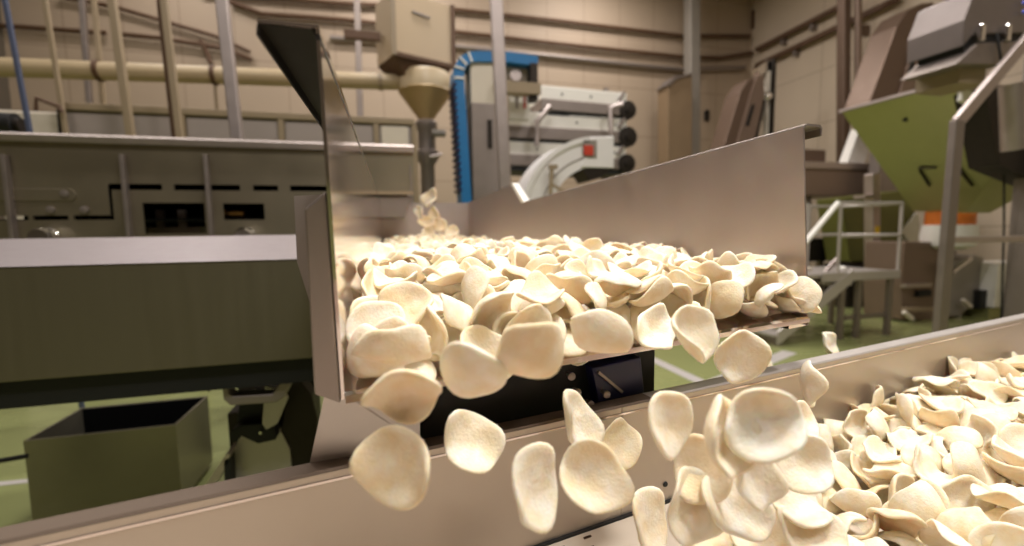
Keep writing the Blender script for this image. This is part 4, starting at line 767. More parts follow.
c = at(566, 190, Y=Yq); MB().box(c.x - .3, c.x + .5, Yq + .05, Yq + .45, 0, c.z - .15).build('pedestal', DARKST, ch)
c = at(541, 158, Y=Yq); 
post('upright_post', 'silver steel post standing in front of the blue elevator', (496, 0), (505, 186), 13, 5.2, SATIN, .07)
# ------------------------------------------------------------------ far corner duct and column
post('column_pipe', 'grey square column against the far wall near the corner', (692, 0), (692, 66), 12, 12.3, GREYP, cat='column')
du = thing('wall_duct', 'grey wall duct with a sloped top at the far corner', 'duct', at(680, 160, Y=11.6))
MB().prism([at(x, y, Y=11.6) for x, y in ((668, 84), (676, 76), (692, 73), (692, 260), (668, 260))], (0, .5, 0)).build('body', mat('taupe_duct', (140, 118, 92), .5, .2, 4), du, .01)
MB().prism([at(x, y, Y=11.55) for x, y in ((667, 85), (675, 76), (692, 73), (692, 75), (677, 79), (670, 86))], (0, .55, 0)).build('top_edge', DULL, du)
MB().box(*rect(706, 110, 710, 120, 12.9, .1)).build('wall_switch', DARKST, None, .01, label='small dark switch on the far wall near the corner', cat='switch')
MB().box(*rect(753, 10, 757, 28, 12.9, .09)).build('corner_box', BROWN, None, .01, label='small brown box high in the far corner of the hall', cat='box')

# ------------------------------------------------------------------ inclined elevators on the right
def incline(label, body, side, slot, lip, Y, m1, m2):
    o = thing('inclined_elevator', label, 'elevator', at(body[0][0], body[0][1], Y=Y))
    MB().prism([at(x, y, Y=Y) for x, y in body], (0, .5, 0)).build('casing', m1, o, .02)
    MB().prism([at(x, y, Y=Y - .04) for x, y in side], (0, .58, 0)).build('side_plate', m2, o, .01)
    MB().prism([at(x, y, Y=Y - .06) for x, y in slot], (0, .03, 0)).build('slot', BLACK, o)
    MB().prism([at(x, y, Y=Y - .05) for x, y in lip], (0, .6, 0)).build('edge_strip', DARKST, o)
    return o
TAUPE = mat('taupe_steel', (112, 92, 78), .45, .5, 6, .08); TAUPE2 = mat('taupe_steel_light', (136, 116, 102), .42, .5, 6, .08)
o = incline('small inclined elevator casing with a dark slot against the right wall, beyond the tray wall', [(722, 152), (740, 92), (748, 80), (756, 76), (758, 120), (748, 152)], [(735, 150), (752, 90), (757, 76), (764, 74), (764, 95), (754, 150)], [(746, 125), (752, 105), (755, 104), (749, 126)], [(753, 146), (764, 100), (766, 100), (756, 148)], 9.4, TAUPE, TAUPE2)
MB().prism([at(x, y, Y=9.5) for x, y in ((757, 68), (768, 60), (772, 60), (771, 70), (760, 75))], (0, .2, 0)).build('bright_hood', CHROME, o, label='shiny hood')
MB().prism([at(x, y, Y=9.5) for x, y in ((768, 62), (773, 60), (773, 152), (767, 152))], (0, .15, 0)).build('bright_edge', CREAM, o, label='pale upright edge')
MB().box(*rect(773, 58, 774.5, 152, 9.4, .2)).build('door_edge', DARKST, o)
c = at(769, 96, Y=9.4); MB().lathe([(.07, -.04), (.1, 0)], c, 14, 'Y').build('glint_cap', CHROME, o, smooth=True)  # chrome cap added for a lamp highlight on the shiny edge
c = at(750, 200, Y=9.7); MB().box(c.x - .4, c.x + .4, 9.65, 10, 0, at(740, 150, Y=9.7).z).build('base', DULL, o)
o = incline('large inclined elevator casing with a dark slot above the green hopper', [(868, 106), (884, 62), (897, 26), (908, 10), (922, 3), (934, 2), (938, 20), (912, 100), (900, 106)], [(898, 100), (916, 40), (926, 8), (946, 0), (946, 14), (932, 34), (914, 98)], [(908, 74), (915, 48), (919, 47), (912, 75)], [(914, 92), (930, 36), (945, 18), (946, 22), (933, 40), (918, 92)], 6.7, TAUPE, TAUPE2)
c = at(893, 200, Y=6.9); MB().box(c.x - .3, c.x + .3, 6.98, 7.18, 0, at(885, 100, Y=6.9).z).build('base', DULL, o)
post('upright_post', 'taupe steel column rising behind the left rim of the green hopper', (844, -5), (843, 180), 9, 8.9, TAUPE)
post('upright_pipe', 'thin pipe just right of the taupe column on the right wall', (858, -5), (858, 110), 5, 8.7, TAUPE2, cat='pipe')
post('upright_pipe', 'thin dark pole left of the packing machine at upper right', (948, 0), (945, 88), 4, 7.2, DARKST, cat='pipe')
MB().box(*rect(863, 25, 871, 35, 8.75, .1)).build('wall_box', TAUPE, None, .01, label='small taupe box on the right wall beside the pipe', cat='box')
# ------------------------------------------------------------------ green hopper
zr = 3.2; ya, yb2, xa_, xm, xb, zm_ = 5.53, 4.16, 6.61, 7.63, 9.0, 2.22
hp = thing('green_hopper', 'big funnel hopper of steel coloured green like the floor it reflects on the right', 'hopper', (8, 4.8, 0))
hi = [Vector((xa_, yb2, zr)), Vector((xb, yb2, zr)), Vector((xb, ya, zr)), Vector((xa_, ya, zr))]
md = [Vector((xm, yb2, zm_)), Vector((xb, yb2, zm_)), Vector((xb, ya, zm_)), Vector((xm, ya, zm_))]
def on_face(x, y):
    n_ = (hi[0] - md[0]).cross(hi[3] - hi[0]); d_ = ray(x, y); return O + d_ * ((hi[0] - O).dot(n_) / d_.dot(n_))
L0, L3 = on_face(965, 213), on_face(913, 211); zo = (L0.z + L3.z) / 2; wl_ = (L3 - L0).length
L1, L2 = L0 + Vector((wl_ * .8, 0, 0)), L3 + Vector((wl_ * .8, 0, 0)); NN = Vector((xb, yb2, md[0].z))
mb = MB().add(hi + [md[0], L0, L1, L2, L3, NN], [(3, 0, 4, 5, 8), (0, 1, 9, 4), (4, 9, 6, 5), (1, 2, 7, 6, 9), (2, 3, 8, 7)])
up_ = mb.build('funnel', GREENS, hp); sm_ = up_.modifiers.new('sheet', 'SOLIDIFY'); sm_.thickness = .012
for i in range(4):
    p, q = hi[i], hi[(i + 1) % 4]; MB().bar(p, q, .09, .04).build('rim', SATIN, up_)
oc_ = (L0 + L1 + L2 + L3) / 4; hw = wl_ / 2
MB().lathe([(hw * .88, zo - .20), (hw * .9, zo - .19), (hw * .9, zo), (hw * .8, zo + .02)], (oc_.x, oc_.y, 0), 24).build('orange_collar', ORANGE, hp, smooth=True, label='orange collar under the funnel')
MB().lathe([(hw * .6, zo - .58), (hw * .95, zo - .52), (hw * 1.05, zo - .40), (hw * .98, zo - .20)], (oc_.x, oc_.y, 0), 24).build('white_outlet', WHITE, hp, smooth=True, label='white rounded outlet')
for p_, q_ in (((920, 168), (938, 168)), ((921, 170), (931, 186)), ((957, 165), (974, 186))):
    MB().bar(on_face(*p_) + Vector((-.03, 0, 0)), on_face(*q_) + Vector((-.03, 0, 0)), .024).build('bracket', DARKST, hp)
for p_ in ((906, 120), (958, 165)): MB().lathe([(.022, -.04), (.022, .02)], on_face(*p_), 10, 'X').build('bolt', BLACK, hp)
for x, y in ((xb - .06, ya - .1), (xb - .06, yb2 + .1)):
    MB().box(x - .05, x + .05, y - .05, y + .05, 0, zm_).build('leg', DULL, hp)
MB().box(oc_.x, xb, oc_.y - .03, oc_.y + .03, zo - .40, zo - .32).build('cross_beam', DULL, hp)
# bright cone and trough behind it
MB().prism([at(x, y, Y=7.6) for x, y in ((860, 128), (872, 140), (864, 166), (846, 166))], (0, .2, 0)).build('deflector_plate', WHITE, None, .005, label='bright slanted plate below the left rim of the green hopper', cat='plate')
tt = thing('holding_trough', 'wide grey steel trough beyond the tray wall, behind the step platform', 'trough', at(850, 190, Y=8.3))
MB().box(*rect(798, 168, 893, 196, 7.4, .9)).build('body', TAUPE2, tt, .02)
MB().box(*rect(797, 164, 894, 168, 7.35, 1.0)).build('rim', SATIN, tt, .01)
for px in (808, 884): MB().box(*rect(px - 4, 196, px + 4, 250, 7.5, .1)).build('strut', DULL, tt)
for x in (at(808, 250, Y=7.5).x, at(884, 250, Y=7.5).x): MB().box(x - .06, x + .06, 7.5, 7.6, 0, at(808, 250, Y=7.5).z).build('leg', DULL, tt)
MB().box(*rect(798, 150, 826, 163, 7.7, .4)).build('grey_box', TAUPE, None, .01, label='dark taupe box standing on the grey trough beside the tray wall', cat='box')
# ------------------------------------------------------------------ packing machine at upper right
pm = thing('packing_machine', 'grey packing machine head with chrome clamps at the upper right corner', 'machine', at(1000, 70, Y=3.3))
Ym = 3.3
MB().prism([at(x, y, Y=Ym) for x, y in ((976, -12), (1050, -12), (1050, 32), (974, 34), (963, 46), (964, 20))], (0, .5, 0)).build('upper_head', mat('lilac_steel', (128, 118, 114), .4, .6, 5), pm, .01)
MB().prism([at(x, y, Y=Ym + .03) for x, y in ((974, 34), (1050, 30), (1050, 42), (978, 43), (964, 52), (963, 46))], (0, .4, 0)).build('dark_gap', BLACK, pm)
MB().prism([at(x, y, Y=Ym - .02) for x, y in ((978, 43), (1024, 41), (1016, 60), (1006, 64), (956, 64))], (0, .5, 0)).build('sloped_tray', DULL, pm, .005)
MB().box(*rect(959, 65, 987, 83, Ym + .1, .4)).build('pale_box', BEIGE, pm, .01)
for px in (984, 1010):
    MB().box(*rect(px - 3, 24, px + 3, 40, Ym - .05, .05)).build('clamp', CHROME, pm, .01)
MB().tube([at(997, 33, Y=Ym - .02), at(999, 48, Y=Ym - .05), at(1001, 60, Y=Ym - .05)], .012, 8).build('cable', BLACK, pm, smooth=True)
for px, py in ((1023, 3), (1023, 12)):
    MB().lathe([(.012, -.02), (.02, 0)], at(px, py, Y=Ym - .02), 10, 'Y').build('indicator_button', mat('blue_button', (96, 110, 235), .3), pm)
c = at(1010, 95, Y=Ym + .2); MB().tube([at(1012, 84, Y=Ym + .25), at(1014, 150, Y=Ym + .25)], .11, 16).build('forming_tube', SATIN, pm, smooth=True)
MB().prism([at(x, y, Y=Ym + .45) for x, y in ((985, 88), (1060, 88), (1060, 190), (1000, 165))], (0, .3, 0)).build('shade_plate', DARKST, pm)  # dark plate put in for the shaded near face of the hopper
MB().prism([at(x, y, Y=Ym + .4) for x, y in ((965, 88), (973, 90), (969, 103), (962, 100))], (0, .05, 0)).build('bright_guide', WHITE, pm)
MB().prism([at(x, y, Y=Ym + .35) for x, y in ((962, 84), (985, 84), (985, 90), (962, 88))], (0, .1, 0)).build('shelf', SATIN, pm)
for px in (1050,): 
    x = at(px, 200, Y=Ym + .3).x; MB().box(x - .08, x + .3, Ym + .3, Ym + .6, 0, at(1050, 40, Y=Ym + .3).z).build('column', DULL, pm)
# ------------------------------------------------------------------ handrail
hr = thing('stair_handrail', 'flat steel handrail bending down to a post at the right edge', 'handrail', at(941, 325, Y=3.0))
k = 15 * 4.1 / F
P0 = at(1045, 18, Y=3.0); P1 = at(957, 123, Y=3.0); P2 = at(940, 326, Y=3.0); P2b = P2 + (P2 - P1).normalized() * 0
MB().bar(P1, P0, .105, .05, (0, 1, 0)).build('sloping_rail', SATIN, hr, .008)
dn = (P2 - P1); dn = dn / -dn.z; foot = P2 + dn * P2.z
MB().bar(P1 + Vector((0, 0, .02)), foot, .115, .06, (0, 1, 0)).build('post', DULL, hr, .008)
MB().bar(at(950, 240, Y=3.02), at(1060, 238, Y=3.02), .06, .05, (0, 1, 0)).build('mid_rail', SATIN, hr, .006)
MB().tube([at(1004, 88, Y=3.9), at(1004, 226, Y=3.9), at(1001, 330, Y=3.9)], .012, 8).build('hanging_cable', BLACK, None, label='thin black cable hanging beside the handrail post', cat='cable')
# ------------------------------------------------------------------ step platform
Ys = 4.6
sp = thing('step_platform', 'steel step platform with guard rails and a short stair beyond the tray', 'platform', at(850, 330, Y=Ys))
def sx(px, Y=Ys): return at(px, 265, Y=Y).x
def sz(py, px=850, Y=Ys): return at(px, py, Y=Y).z
xa, xb_ = sx(803), sx(899)
zd = sz(272, 870); ztp = sz(203); zm = sz(236)
MB().box(xa, xb_, Ys, Ys + .9, zd - .04, zd).build('deck', PALES, sp)
MB().box(xa + .3, xb_, Ys - .03, Ys, zd - .10, zd + .015).build('edge_beam', PALES, sp, .006)
def rail(name, a, b, r=.02, m_=PALES): return MB().tube([a, b], r, 10).build(name, m_, sp, smooth=True)
for x in (sx(805), sx(838), sx(898)): rail('rail_post', Vector((x, Ys, zd)), Vector((x, Ys, ztp)))
for x in (sx(812), sx(864), xb_ - .02): rail('rail_post', Vector((x, Ys + .85, zd)), Vector((x, Ys + .85, ztp)))
for z in (ztp, zm):
    rail('guard_rail', Vector((sx(838), Ys, z)), Vector((sx(898), Ys, z))); rail('guard_rail', Vector((sx(805), Ys + .85, z)), Vector((xb_, Ys + .85, z)))
    rail('guard_rail', Vector((sx(898), Ys, z)), Vector((sx(898), Ys + .85, z)))
rail('handrail', at(804, 244, Y=Ys - .25), at(838, 203, Y=Ys - .02), .032, WHITE)
# stair: two stringers and treads running down to the left
n0, n1 = at(853, 282, Y=Ys - .04), at(778, 346, Y=Ys - .04); n1.z = max(n1.z, .02)
dv = Vector((0, .72, 0)); up_ = Vector((0, 0, .17))
for off in (Vector(), dv):
    MB().prism([n0 + off, n1 + off, n1 + off + up_, n0 + off + up_], (0, .03, 0)).build('stringer', PALES, sp)
for i in range(5):
    p = n0.lerp(n1, (i + .5) / 5); MB().box(p.x - .17, p.x + .13, p.y + .03, p.y + .72, p.z + .03, p.z + .055).build('tread', PALES, sp)
MB().bar(at(837, 259, Y=Ys + .3), at(796, 306, Y=Ys + .3), .05, .03, (0, 1, 0)).build('side_rail', SATIN, sp)
for px in (845, 862, 893):
    x = sx(px); 
    for Y in (Ys + .03, Ys + .85): MB().box(x - .035, x + .035, Y - .03, Y + .03, 0, zd - .04).build('leg', DULL, sp, .004)
MB().box(sx(850), xb_ - .05, Ys + .02, Ys + .06, .25, .31).build('brace', DULL, sp)
ic = post('upright_post', 'steel post with a flat cap rising behind the step platform', (872, 197), (872, 262), 10, 6.1, SATIN)
MB().box(*rect(865, 195, 880, 198, 6.0, .2)).build('cap_plate', SATIN, ic)
MB().box(*rect(876, 226, 880, 234, 6.0, .03)).build('yellow_tag', YELLOW, ic, label='small yellow tag')
# things lying on the platform deck
MB().lathe([(.0, 0), (.05, .004), (.055, .03), (.03, .05), (.0, .052)], (sx(865) + .1, Ys + .4, zd), 14).build('white_cup', WHITE, smooth=True, label='small white cup lying on the step platform deck', cat='cup')
MB().box(sx(810), sx(838), Ys + .35, Ys + .62, zd, zd + .06).build('white_sack', CREAM, None, .02, label='flat pale sack lying on the step platform deck', cat='sack')
# ------------------------------------------------------------------ machines in the right background
bc = thing('control_desk', 'taupe machine cabinet with a sloping face below the green hopper', 'cabinet', at(930, 320, Y=5.3))
Yb = 5.2
MB().prism([at(x, y, Y=Yb) for x, y in ((905, 242), (948, 242), (955, 300), (955, 320), (902, 320), (902, 285))], (0, .6, 0)).build('body', TAUPE2, bc, .01)
MB().prism([at(x, y, Y=Yb - .1) for x, y in ((948, 262), (975, 255), (984, 258), (978, 300), (960, 316), (948, 316))], (0, .5, 0)).build('side_body', GREYP, bc, .01)
MB().bar(at(952, 272, Y=Yb - .18), at(971, 258, Y=Yb - .18), .045).build('handle', CHROME, bc)
MB().box(*rect(918, 290, 932, 297, Yb - .05, .05)).build('dark_panel', BLACK, bc)
MB().box(*rect(906, 283, 932, 288, Yb - .08, .08)).build('pale_ledge', SATIN, bc)
fz = at(930, 320, Y=Yb).z
for px in (905, 930, 972):
    x = at(px, 320, Y=Yb).x; MB().box(x - .04, x + .04, Yb + .2, Yb + .28, 0, fz + .1).build('leg', DULL, bc)
for px, py in ((904, 312), (963, 300)):
    a_ = at(px, py, Y=Yb - .2); MB().bar(a_, a_ + Vector((.18, 0, -.12)), .05).build('front_arm', CREAM, bc)
MB().bar(at(903, 309, Y=Yb - .15), at(932, 309, Y=Yb - .15), .05).build('cream_rail', BEIGE, bc)
wc = thing('white_cabinet', 'white cabinet with a dark panel at the right edge behind the handrail', 'cabinet', at(1010, 320, Y=4.9))
MB().box(*rect(994, 262, 1040, 308, 4.9, .5)).build('body', WHITE, wc, .01)
MB().box(*rect(980, 290, 990, 309, 5.0, .2)).build('dark_panel', BLACK, wc)
MB().box(*rect(986, 266, 994, 312, 5.1, .3)).build('side_body', CREAM, wc)
MB().box(at(990, 300, Y=4.95).x, at(1040, 300, Y=4.95).x, 4.95, 5.3, 0, at(1010, 308, Y=4.9).z).build('plinth', GREENS, wc)
bl = thing('bulk_bin', 'dark green tapered bin behind the step platform rails', 'bin', at(880, 240, Y=6.45))
MB().prism([at(x, y, Y=6.45) for x, y in ((840, 198), (905, 190), (918, 218), (904, 240), (896, 262), (850, 262))], (0, .48, 0)).build('body', mat('dark_green_steel', (112, 112, 58), .5, .4, 5), bl, .02)
MB().prism([at(x, y, Y=6.4) for x, y in ((902, 232), (917, 213), (919, 214), (919, 240), (912, 246))], (0, .05, 0)).build('white_flap', WHITE, bl, label='white flap')
mb_ = thing('low_machine', 'dark machine base under the step platform', 'machine', at(880, 330, Y=6.4))
MB().box(*rect(846, 262.5, 905, 322, 6.4, .5)).build('body', DARKST, mb_, .02)
MB().box(*rect(880, 308, 898, 313, 6.3, .1)).build('ledge', BEIGE, mb_)
MB().box(at(846, 300, Y=6.4).x, at(905, 300, Y=6.4).x, 6.45, 6.88, 0, at(870, 321, Y=6.4).z).build('plinth', BLACK, mb_)
ss = thing('support_stand', 'dark machine stand beyond the stair beside the tray wall', 'stand', at(822, 300, Y=6.8))
MB().box(*rect(800, 238, 835, 262, 7.0, .35)).build('body', DARKST, ss, .02)
for px in (806, 822, 836):
    x = at(px, 262, Y=7.1).x; MB().box(x - .05, x + .05, 7.1, 7.2, 0, at(px, 260, Y=7.1).z).build('leg', DULL, ss)
# ------------------------------------------------------------------ puffed snacks
def snack_material():
    m = bpy.data.materials.new('puffed_snack_skin'); m.use_nodes = True
    n = m.node_tree.nodes; l = m.node_tree.links; b = n['Principled BSDF']
    tc = n.new('ShaderNodeTexCoord'); ge = n.new('ShaderNodeNewGeometry'); oi = n.new('ShaderNodeObjectInfo')
    n1 = n.new('ShaderNodeTexNoise'); n1.inputs['Scale'].default_value = 55; n1.inputs['Detail'].default_value = 3
    n2 = n.new('ShaderNodeTexNoise'); n2.inputs['Scale'].default_value = 320; n2.inputs['Detail'].default_value = 3
    ad = n.new('ShaderNodeVectorMath'); ad.operation = 'ADD'; l.new(tc.outputs['Object'], ad.inputs[0])
    rv = n.new('ShaderNodeMath'); rv.operation = 'ADD'; l.new(oi.outputs['Random'], rv.inputs[0]); l.new(ge.outputs['Random Per Island'], rv.inputs[1])
    l.new(rv.outputs[0], ad.inputs[1])
    l.new(ad.outputs[0], n1.inputs['Vector']); l.new(ad.outputs[0], n2.inputs['Vector'])
    r1 = n.new('ShaderNodeMapRange'); r1.inputs['From Min'].default_value = .34; r1.inputs['From Max'].default_value = .66; l.new(n1.outputs['Fac'], r1.inputs['Value'])
    mx = n.new('ShaderNodeMix'); mx.data_type = 'RGBA'; mx.inputs['A'].default_value = lin((239, 225, 195)); mx.inputs['B'].default_value = lin((246, 240, 227)); l.new(r1.outputs[0], mx.inputs['Factor'])
    m2 = n.new('ShaderNodeMix'); m2.data_type = 'RGBA'; m2.blend_type = 'MULTIPLY'
    fr = n.new('ShaderNodeMath'); fr.operation = 'FRACT'; l.new(rv.outputs[0], fr.inputs[0])
    fs = n.new('ShaderNodeMath'); fs.operation = 'MULTIPLY'; fs.inputs[1].default_value = .55; l.new(fr.outputs[0], fs.inputs[0])
    l.new(fs.outputs[0], m2.inputs['Factor']); l.new(mx.outputs['Result'], m2.inputs['A']); m2.inputs['B'].default_value = lin((246, 228, 192))
    l.new(m2.outputs['Result'], b.inputs['Base Color'])
    b.inputs['Roughness'].default_value = .62; b.inputs['Specular IOR Level'].default_value = .35
    b.inputs['Subsurface Weight'].default_value = .35; b.inputs['Subsurface Radius'].default_value = (1, .62, .28); b.inputs['Subsurface Scale'].default_value = .006
    bp = n.new('ShaderNodeBump'); bp.inputs['Strength'].default_value = .7; bp.inputs['Distance'].default_value = .0012
    l.new(n2.outputs['Fac'], bp.inputs['Height']); l.new(bp.outputs[0], b.inputs['Normal'])
    return m
SNACK = snack_material()
SHAPES = [snack_shape(k) for k in range(NVAR)]; LOW = [snack_shape(k, 4, 14) for k in range(NVAR)]
SM = []
for vs, fs in SHAPES:
    me = bpy.data.meshes.new('puffed_snack'); me.from_pydata([tuple(v) for v in vs], [], fs); me.materials.append(SNACK); me.shade_smooth(); SM.append(me)
FIRST = []
def snack(k, locn, q, label, group, sc=1.0):
    if not FIRST:
        o = bpy.data.objects.new('puffed_snack', SM[k]); FIRST.append(o)
    else:
        o = FIRST[0].copy(); o.data = SM[k]
    C.objects.link(o); o.rotation_mode = 'QUATERNION'; o.location = locn; o.rotation_quaternion = q; o.scale = (sc, sc, sc)
    o['label'] = label; o['category'] = 'snack'; o['group'] = group
    return o
def unpack(s):
    out = []
    for i in range(0, len(s), 8):
        k, x, y, z, a, b, c, d = s[i:i + 8]
        out.append((k, Vector((x, y, z)) / 10000 + Vector((.5, .8, 1.3)), Quaternion((a, b, c, d)).normalized()))
    return out
for s, lab, grp in ((TRAY_TOP, 'cream puffed snack shell lying in the heap on the steel feeder tray', 'puffed snacks heaped on the feeder tray'),
                    (TROUGH_TOP, 'cream puffed snack shell lying in the heap in the long trough', 'puffed snacks heaped in the trough')):
    for k, p, q in unpack(s): snack(k, p, q, lab, grp)
# the deeper and farther shells of both heaps
vs_, fs_ = [], []
def put(k, p, q, low=False):
    V_, F_ = (LOW if low else SHAPES)[k]; n0 = len(vs_)
    vs_.extend([p + q @ v for v in V_]); fs_.extend([tuple(i + n0 for i in f) for f in F_])
for k, p, q in unpack(DEEP): put(k, p, q, True)
RR = random.Random(11)
def far_q(s=.5):
    q = Quaternion((0, 0, 1), RR.uniform(0, 6.28)); t = Quaternion((math.cos(a_ := RR.uniform(0, 6.28)), math.sin(a_), 0), RR.gauss(0, s))
    return t @ Quaternion((1, 0, 0), PI if RR.random() < .4 else 0) @ q
def heap_h(x, y):
    # gentle ridges, a mound under the falling stream
    h = .062 + .012 * math.sin(y * 7 + x * 5) * math.cos(x * 9 - y * 3)
    d = (x - .30) ** 2 + ((y - 3.25) * .7) ** 2
    return h + .05 * math.exp(-d / .05)
yy = 1.60
while yy < 3.84:
    xx = X0 + .03
    while xx < X1 - .02:
        x = xx + RR.uniform(-.015, .015); y = yy + RR.uniform(-.02, .02)
        x = min(max(x, X0 + .04), X1 - .04)
        put(RR.randrange(NVAR), Vector((x, y, ZT + heap_h(x, y) + RR.uniform(-.012, .012))), far_q(.45), True)
        xx += .032
    yy += .030
me = bpy.data.meshes.new('puffed_snack_heap'); me.from_pydata([tuple(v) for v in vs_], [], fs_); me.materials.append(SNACK); me.shade_smooth()
ho = bpy.data.objects.new('puffed_snack_heap', me); C.objects.link(ho); ho['kind'] = 'stuff'; ho['label'] = 'cream puffed snack shells deeper and farther back in both heaps'; ho['category'] = 'snack'
# shells in the air or tipping over the lip: pixel centre, long size in pixels, way the hollow faces (right, up, toward viewer), turn in the view
GA = 'puffed snacks falling from the tray lip'; GT = 'puffed snacks tipping over the tray lip'; GS = 'puffed snacks dropping off the overhead conveyor'
def air(k, px, py, size, face, turn, label, group, depth=None, sc=1.0):
    V_ = SHAPES[k][0]; ext = max(v.x for v in V_) - min(v.x for v in V_)
    dep = depth or ext * sc * F / size
    d = ray(px, py); p = O + d * dep
    n_ = (CR * face[0] + CU * face[1] - FW * face[2]).normalized()
    xv = (CR * math.cos(math.radians(turn)) + CU * math.sin(math.radians(turn))); xv = (xv - n_ * xv.dot(n_)).normalized()
    q = Matrix((xv, n_.cross(xv), n_)).transposed().to_quaternion()
    return snack(k, p, q, label, group, sc)
AIR = [
 (0, 404, 393, 80, (.1, -.55, .8), 8, 'broad pale snack shell just off the left end of the tray lip', GT),
 (12, 398, 466, 80, (-.15, .1, 1), 80, 'big round snack shell in mid-air showing its beige hollow, leftmost of those falling', GA),
 (2, 472, 442, 66, (.35, .5, .8), -25, 'snack shell in mid-air right of the big round beige one, edge folded up', GA),
 (3, 462, 474, 56, (-.3, .1, .9), 40, 'snack shell half hidden under a folded one, low beside the big round shell', GA),
 (4, 533, 487, 88, (.8, .1, .6), 84, 'slender upright snack shell falling alone before the trough wall', GA),
 (5, 577, 421, 70, (.75, .3, .6), -68, 'narrow snack shell tilted steeply in mid-air under the black frame', GA),
 (6, 592, 476, 78, (.2, .3, .9), -38, 'wide tilted snack shell in mid-air just left of the trough wall joint', GA),
 (7, 619, 446, 52, (.3, .5, .8), 55, 'small snack shell in mid-air touching the upper edge of a wide tilted one', GA),
 (8, 668, 424, 70, (.55, .1, .8), -70, 'cupped snack shell in mid-air just right of the trough wall joint', GA),
 (9, 738, 356, 54, (.1, -.1, 1), 60, 'round snack shell falling alone below the right end of the tray lip', GA),
 (10, 763, 362, 26, (.6, .2, .7), 80, 'small snack edge peeping out behind the round shell below the right lip', GA),
 (11, 829, 346, 30, (.5, .3, .8), 80, 'small white snack shell in mid-air crossing the far trough rim', GA),
 (12, 808, 384, 46, (.85, .1, .5), 72, 'thin snack shell on edge in mid-air below the small white one', GA),
 (13, 722, 436, 78, (.5, .2, .8), 65, 'tall snack shell in the falling cluster, left side of it', GA),
 (14, 762, 424, 80, (-.2, .2, 1), 20, 'broad snack shell at the top of the falling cluster', GA),
 (15, 795, 428, 62, (.3, .6, .7), 50, 'snack shell at the upper right of the falling cluster', GA),
 (0, 702, 470, 66, (-.5, .3, .8), 80, 'snack shell at the left edge of the falling cluster, turned away', GA),
 (1, 752, 472, 80, (.4, .1, .9), -60, 'big snack shell in the middle of the falling cluster', GA),
 (2, 798, 462, 66, (-.1, .4, .9), 10, 'snack shell at the lower right of the falling cluster over the heap', GA),
 (3, 690, 506, 74, (.2, .2, .9), 70, 'large snack shell near the lower left of the falling cluster', GA),
 (4, 648, 520, 64, (.6, .2, .7), 75, 'pale snack shell nearest the bottom edge, left of the trough heap', GA),
 (5, 733, 505, 76, (.1, .4, .9), -50, 'broad snack shell at the bottom of the falling cluster', GA),
 (6, 772, 395, 40, (.7, .3, .6), 78, 'thin snack shell just above the falling cluster', GA),
 (8, 471, 374, 80, (.25, .55, -.8), 75, 'large bulging snack shell tipping over the lip, left half of the tray', GT),
 (9, 533, 355, 76, (-.2, .5, -.8), -48, 'large oval snack shell tipping over the lip above the black frame', GT),
 (11, 393, 352, 82, (0, .7, -.7), 15, 'pale bulging snack shell at the left front corner of the tray', GT),
 (1, 655, 330, 62, (.4, .5, .7), 40, 'folded snack shell standing at the lip above the blue bracket', GT),
 (13, 690, 335, 60, (.6, .4, .7), -62, 'narrow snack shell sliding off the lip left of the lone round one', GT),
 (14, 600, 338, 66, (.2, .6, -.7), -30, 'snack shell overhanging the lip left of the blue bracket', GT),
 (15, 800, 303, 44, (.5, .8, .3), 10, 'cream snack shell at the very right corner of the tray lip', GT),
]
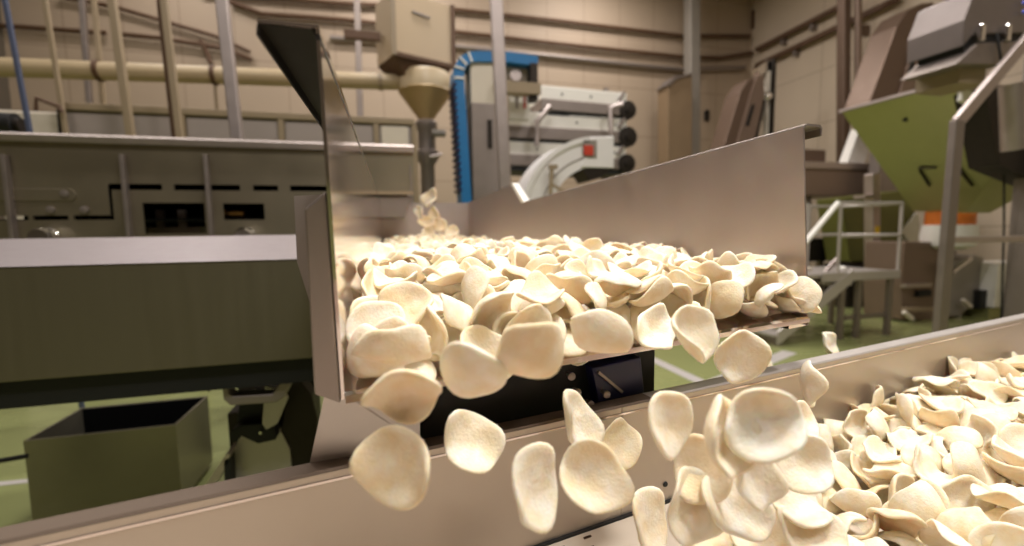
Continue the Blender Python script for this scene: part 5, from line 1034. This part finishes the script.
AIR += [
 (3, 708, 528, 62, (.2, .5, .8), 20, 'snack shell at the bottom edge of the view, left foot of the trough heap', GA),
 (6, 760, 530, 66, (-.3, .6, .7), -15, 'snack shell at the bottom edge, second from the left foot of the trough heap', GA),
 (10, 672, 536, 50, (.7, .3, .6), 60, 'snack shell on edge at the bottom, beside the pale belt', GA),
 (12, 795, 500, 60, (.2, .7, .6), 35, 'snack shell landing on the left slope of the trough heap', GA),
 (2, 812, 535, 64, (-.1, .8, .5), -25, 'snack shell lying at the bottom of the left slope of the trough heap', GA),
 (7, 780, 448, 58, (.6, .3, .7), -75, 'snack shell on edge between the falling cluster and the heap', GA),
]
for a_ in AIR: air(*a_)
FALL = [(430, 198, 34, 'snack shell leaving the end of the overhead conveyor, topmost and biggest of the stream'), (420, 212, 22, 'snack shell in the stream just under the topmost one, left side'), (435, 213, 22, 'snack shell in the dropping stream, right side under the topmost one'), (427, 222, 24, 'snack shell half way down the stream from the overhead conveyor'), (440, 225, 24, 'snack shell low in the stream from the overhead conveyor, right side'), (428, 234, 24, 'snack shell landing at the foot of the stream'), (452, 232, 24, 'snack shell bouncing right of the foot of the stream')]
for i, (x, y, s_, lab) in enumerate(FALL):
    air((i * 5) % NVAR, x, y, 20, (RR.uniform(-.6, .6), RR.uniform(-.2, .8), .6), RR.uniform(0, 180), lab, GS, 3.25, s_ / 14)
# ------------------------------------------------------------------ light: rows of warm ceiling lamps
def lamp(x, y, z, w, h, power, col=(1, .945, .915)):
    L = bpy.data.lights.new('ceiling_lamp', 'AREA'); L.shape = 'RECTANGLE'; L.size = w; L.size_y = h; L.energy = power; L.color = col
    o = bpy.data.objects.new('ceiling_lamp', L); C.objects.link(o); o.location = (x, y, z); return o
for x in (-4.5, 0.6, 5.6):
    for y in (-3.0, 2.2, 7.0, 11.0):
        lamp(x, y, HC - .25, 1.6, .4, 95 if x < -2 else 230 if (x < 2 and y > 2 and y < 8) else 165)
w = bpy.data.worlds.new('hall_air'); S.world = w; w.use_nodes = True
w.node_tree.nodes['Background'].inputs[0].default_value = (.5, .42, .33, 1); w.node_tree.nodes['Background'].inputs[1].default_value = .02

# the high bay lamp hung over the tray and the trough
L = bpy.data.lights.new('high_bay_lamp', 'AREA'); L.shape = 'DISK'; L.size = .7; L.energy = 23; L.color = (1, .99, .96); L.spread = math.radians(110)
o = bpy.data.objects.new('high_bay_lamp', L); C.objects.link(o); o.location = (.9, .15, 3.9)
o.rotation_euler = (Vector((.35, .95, 1.3)) - o.location).to_track_quat('-Z', 'Y').to_euler()
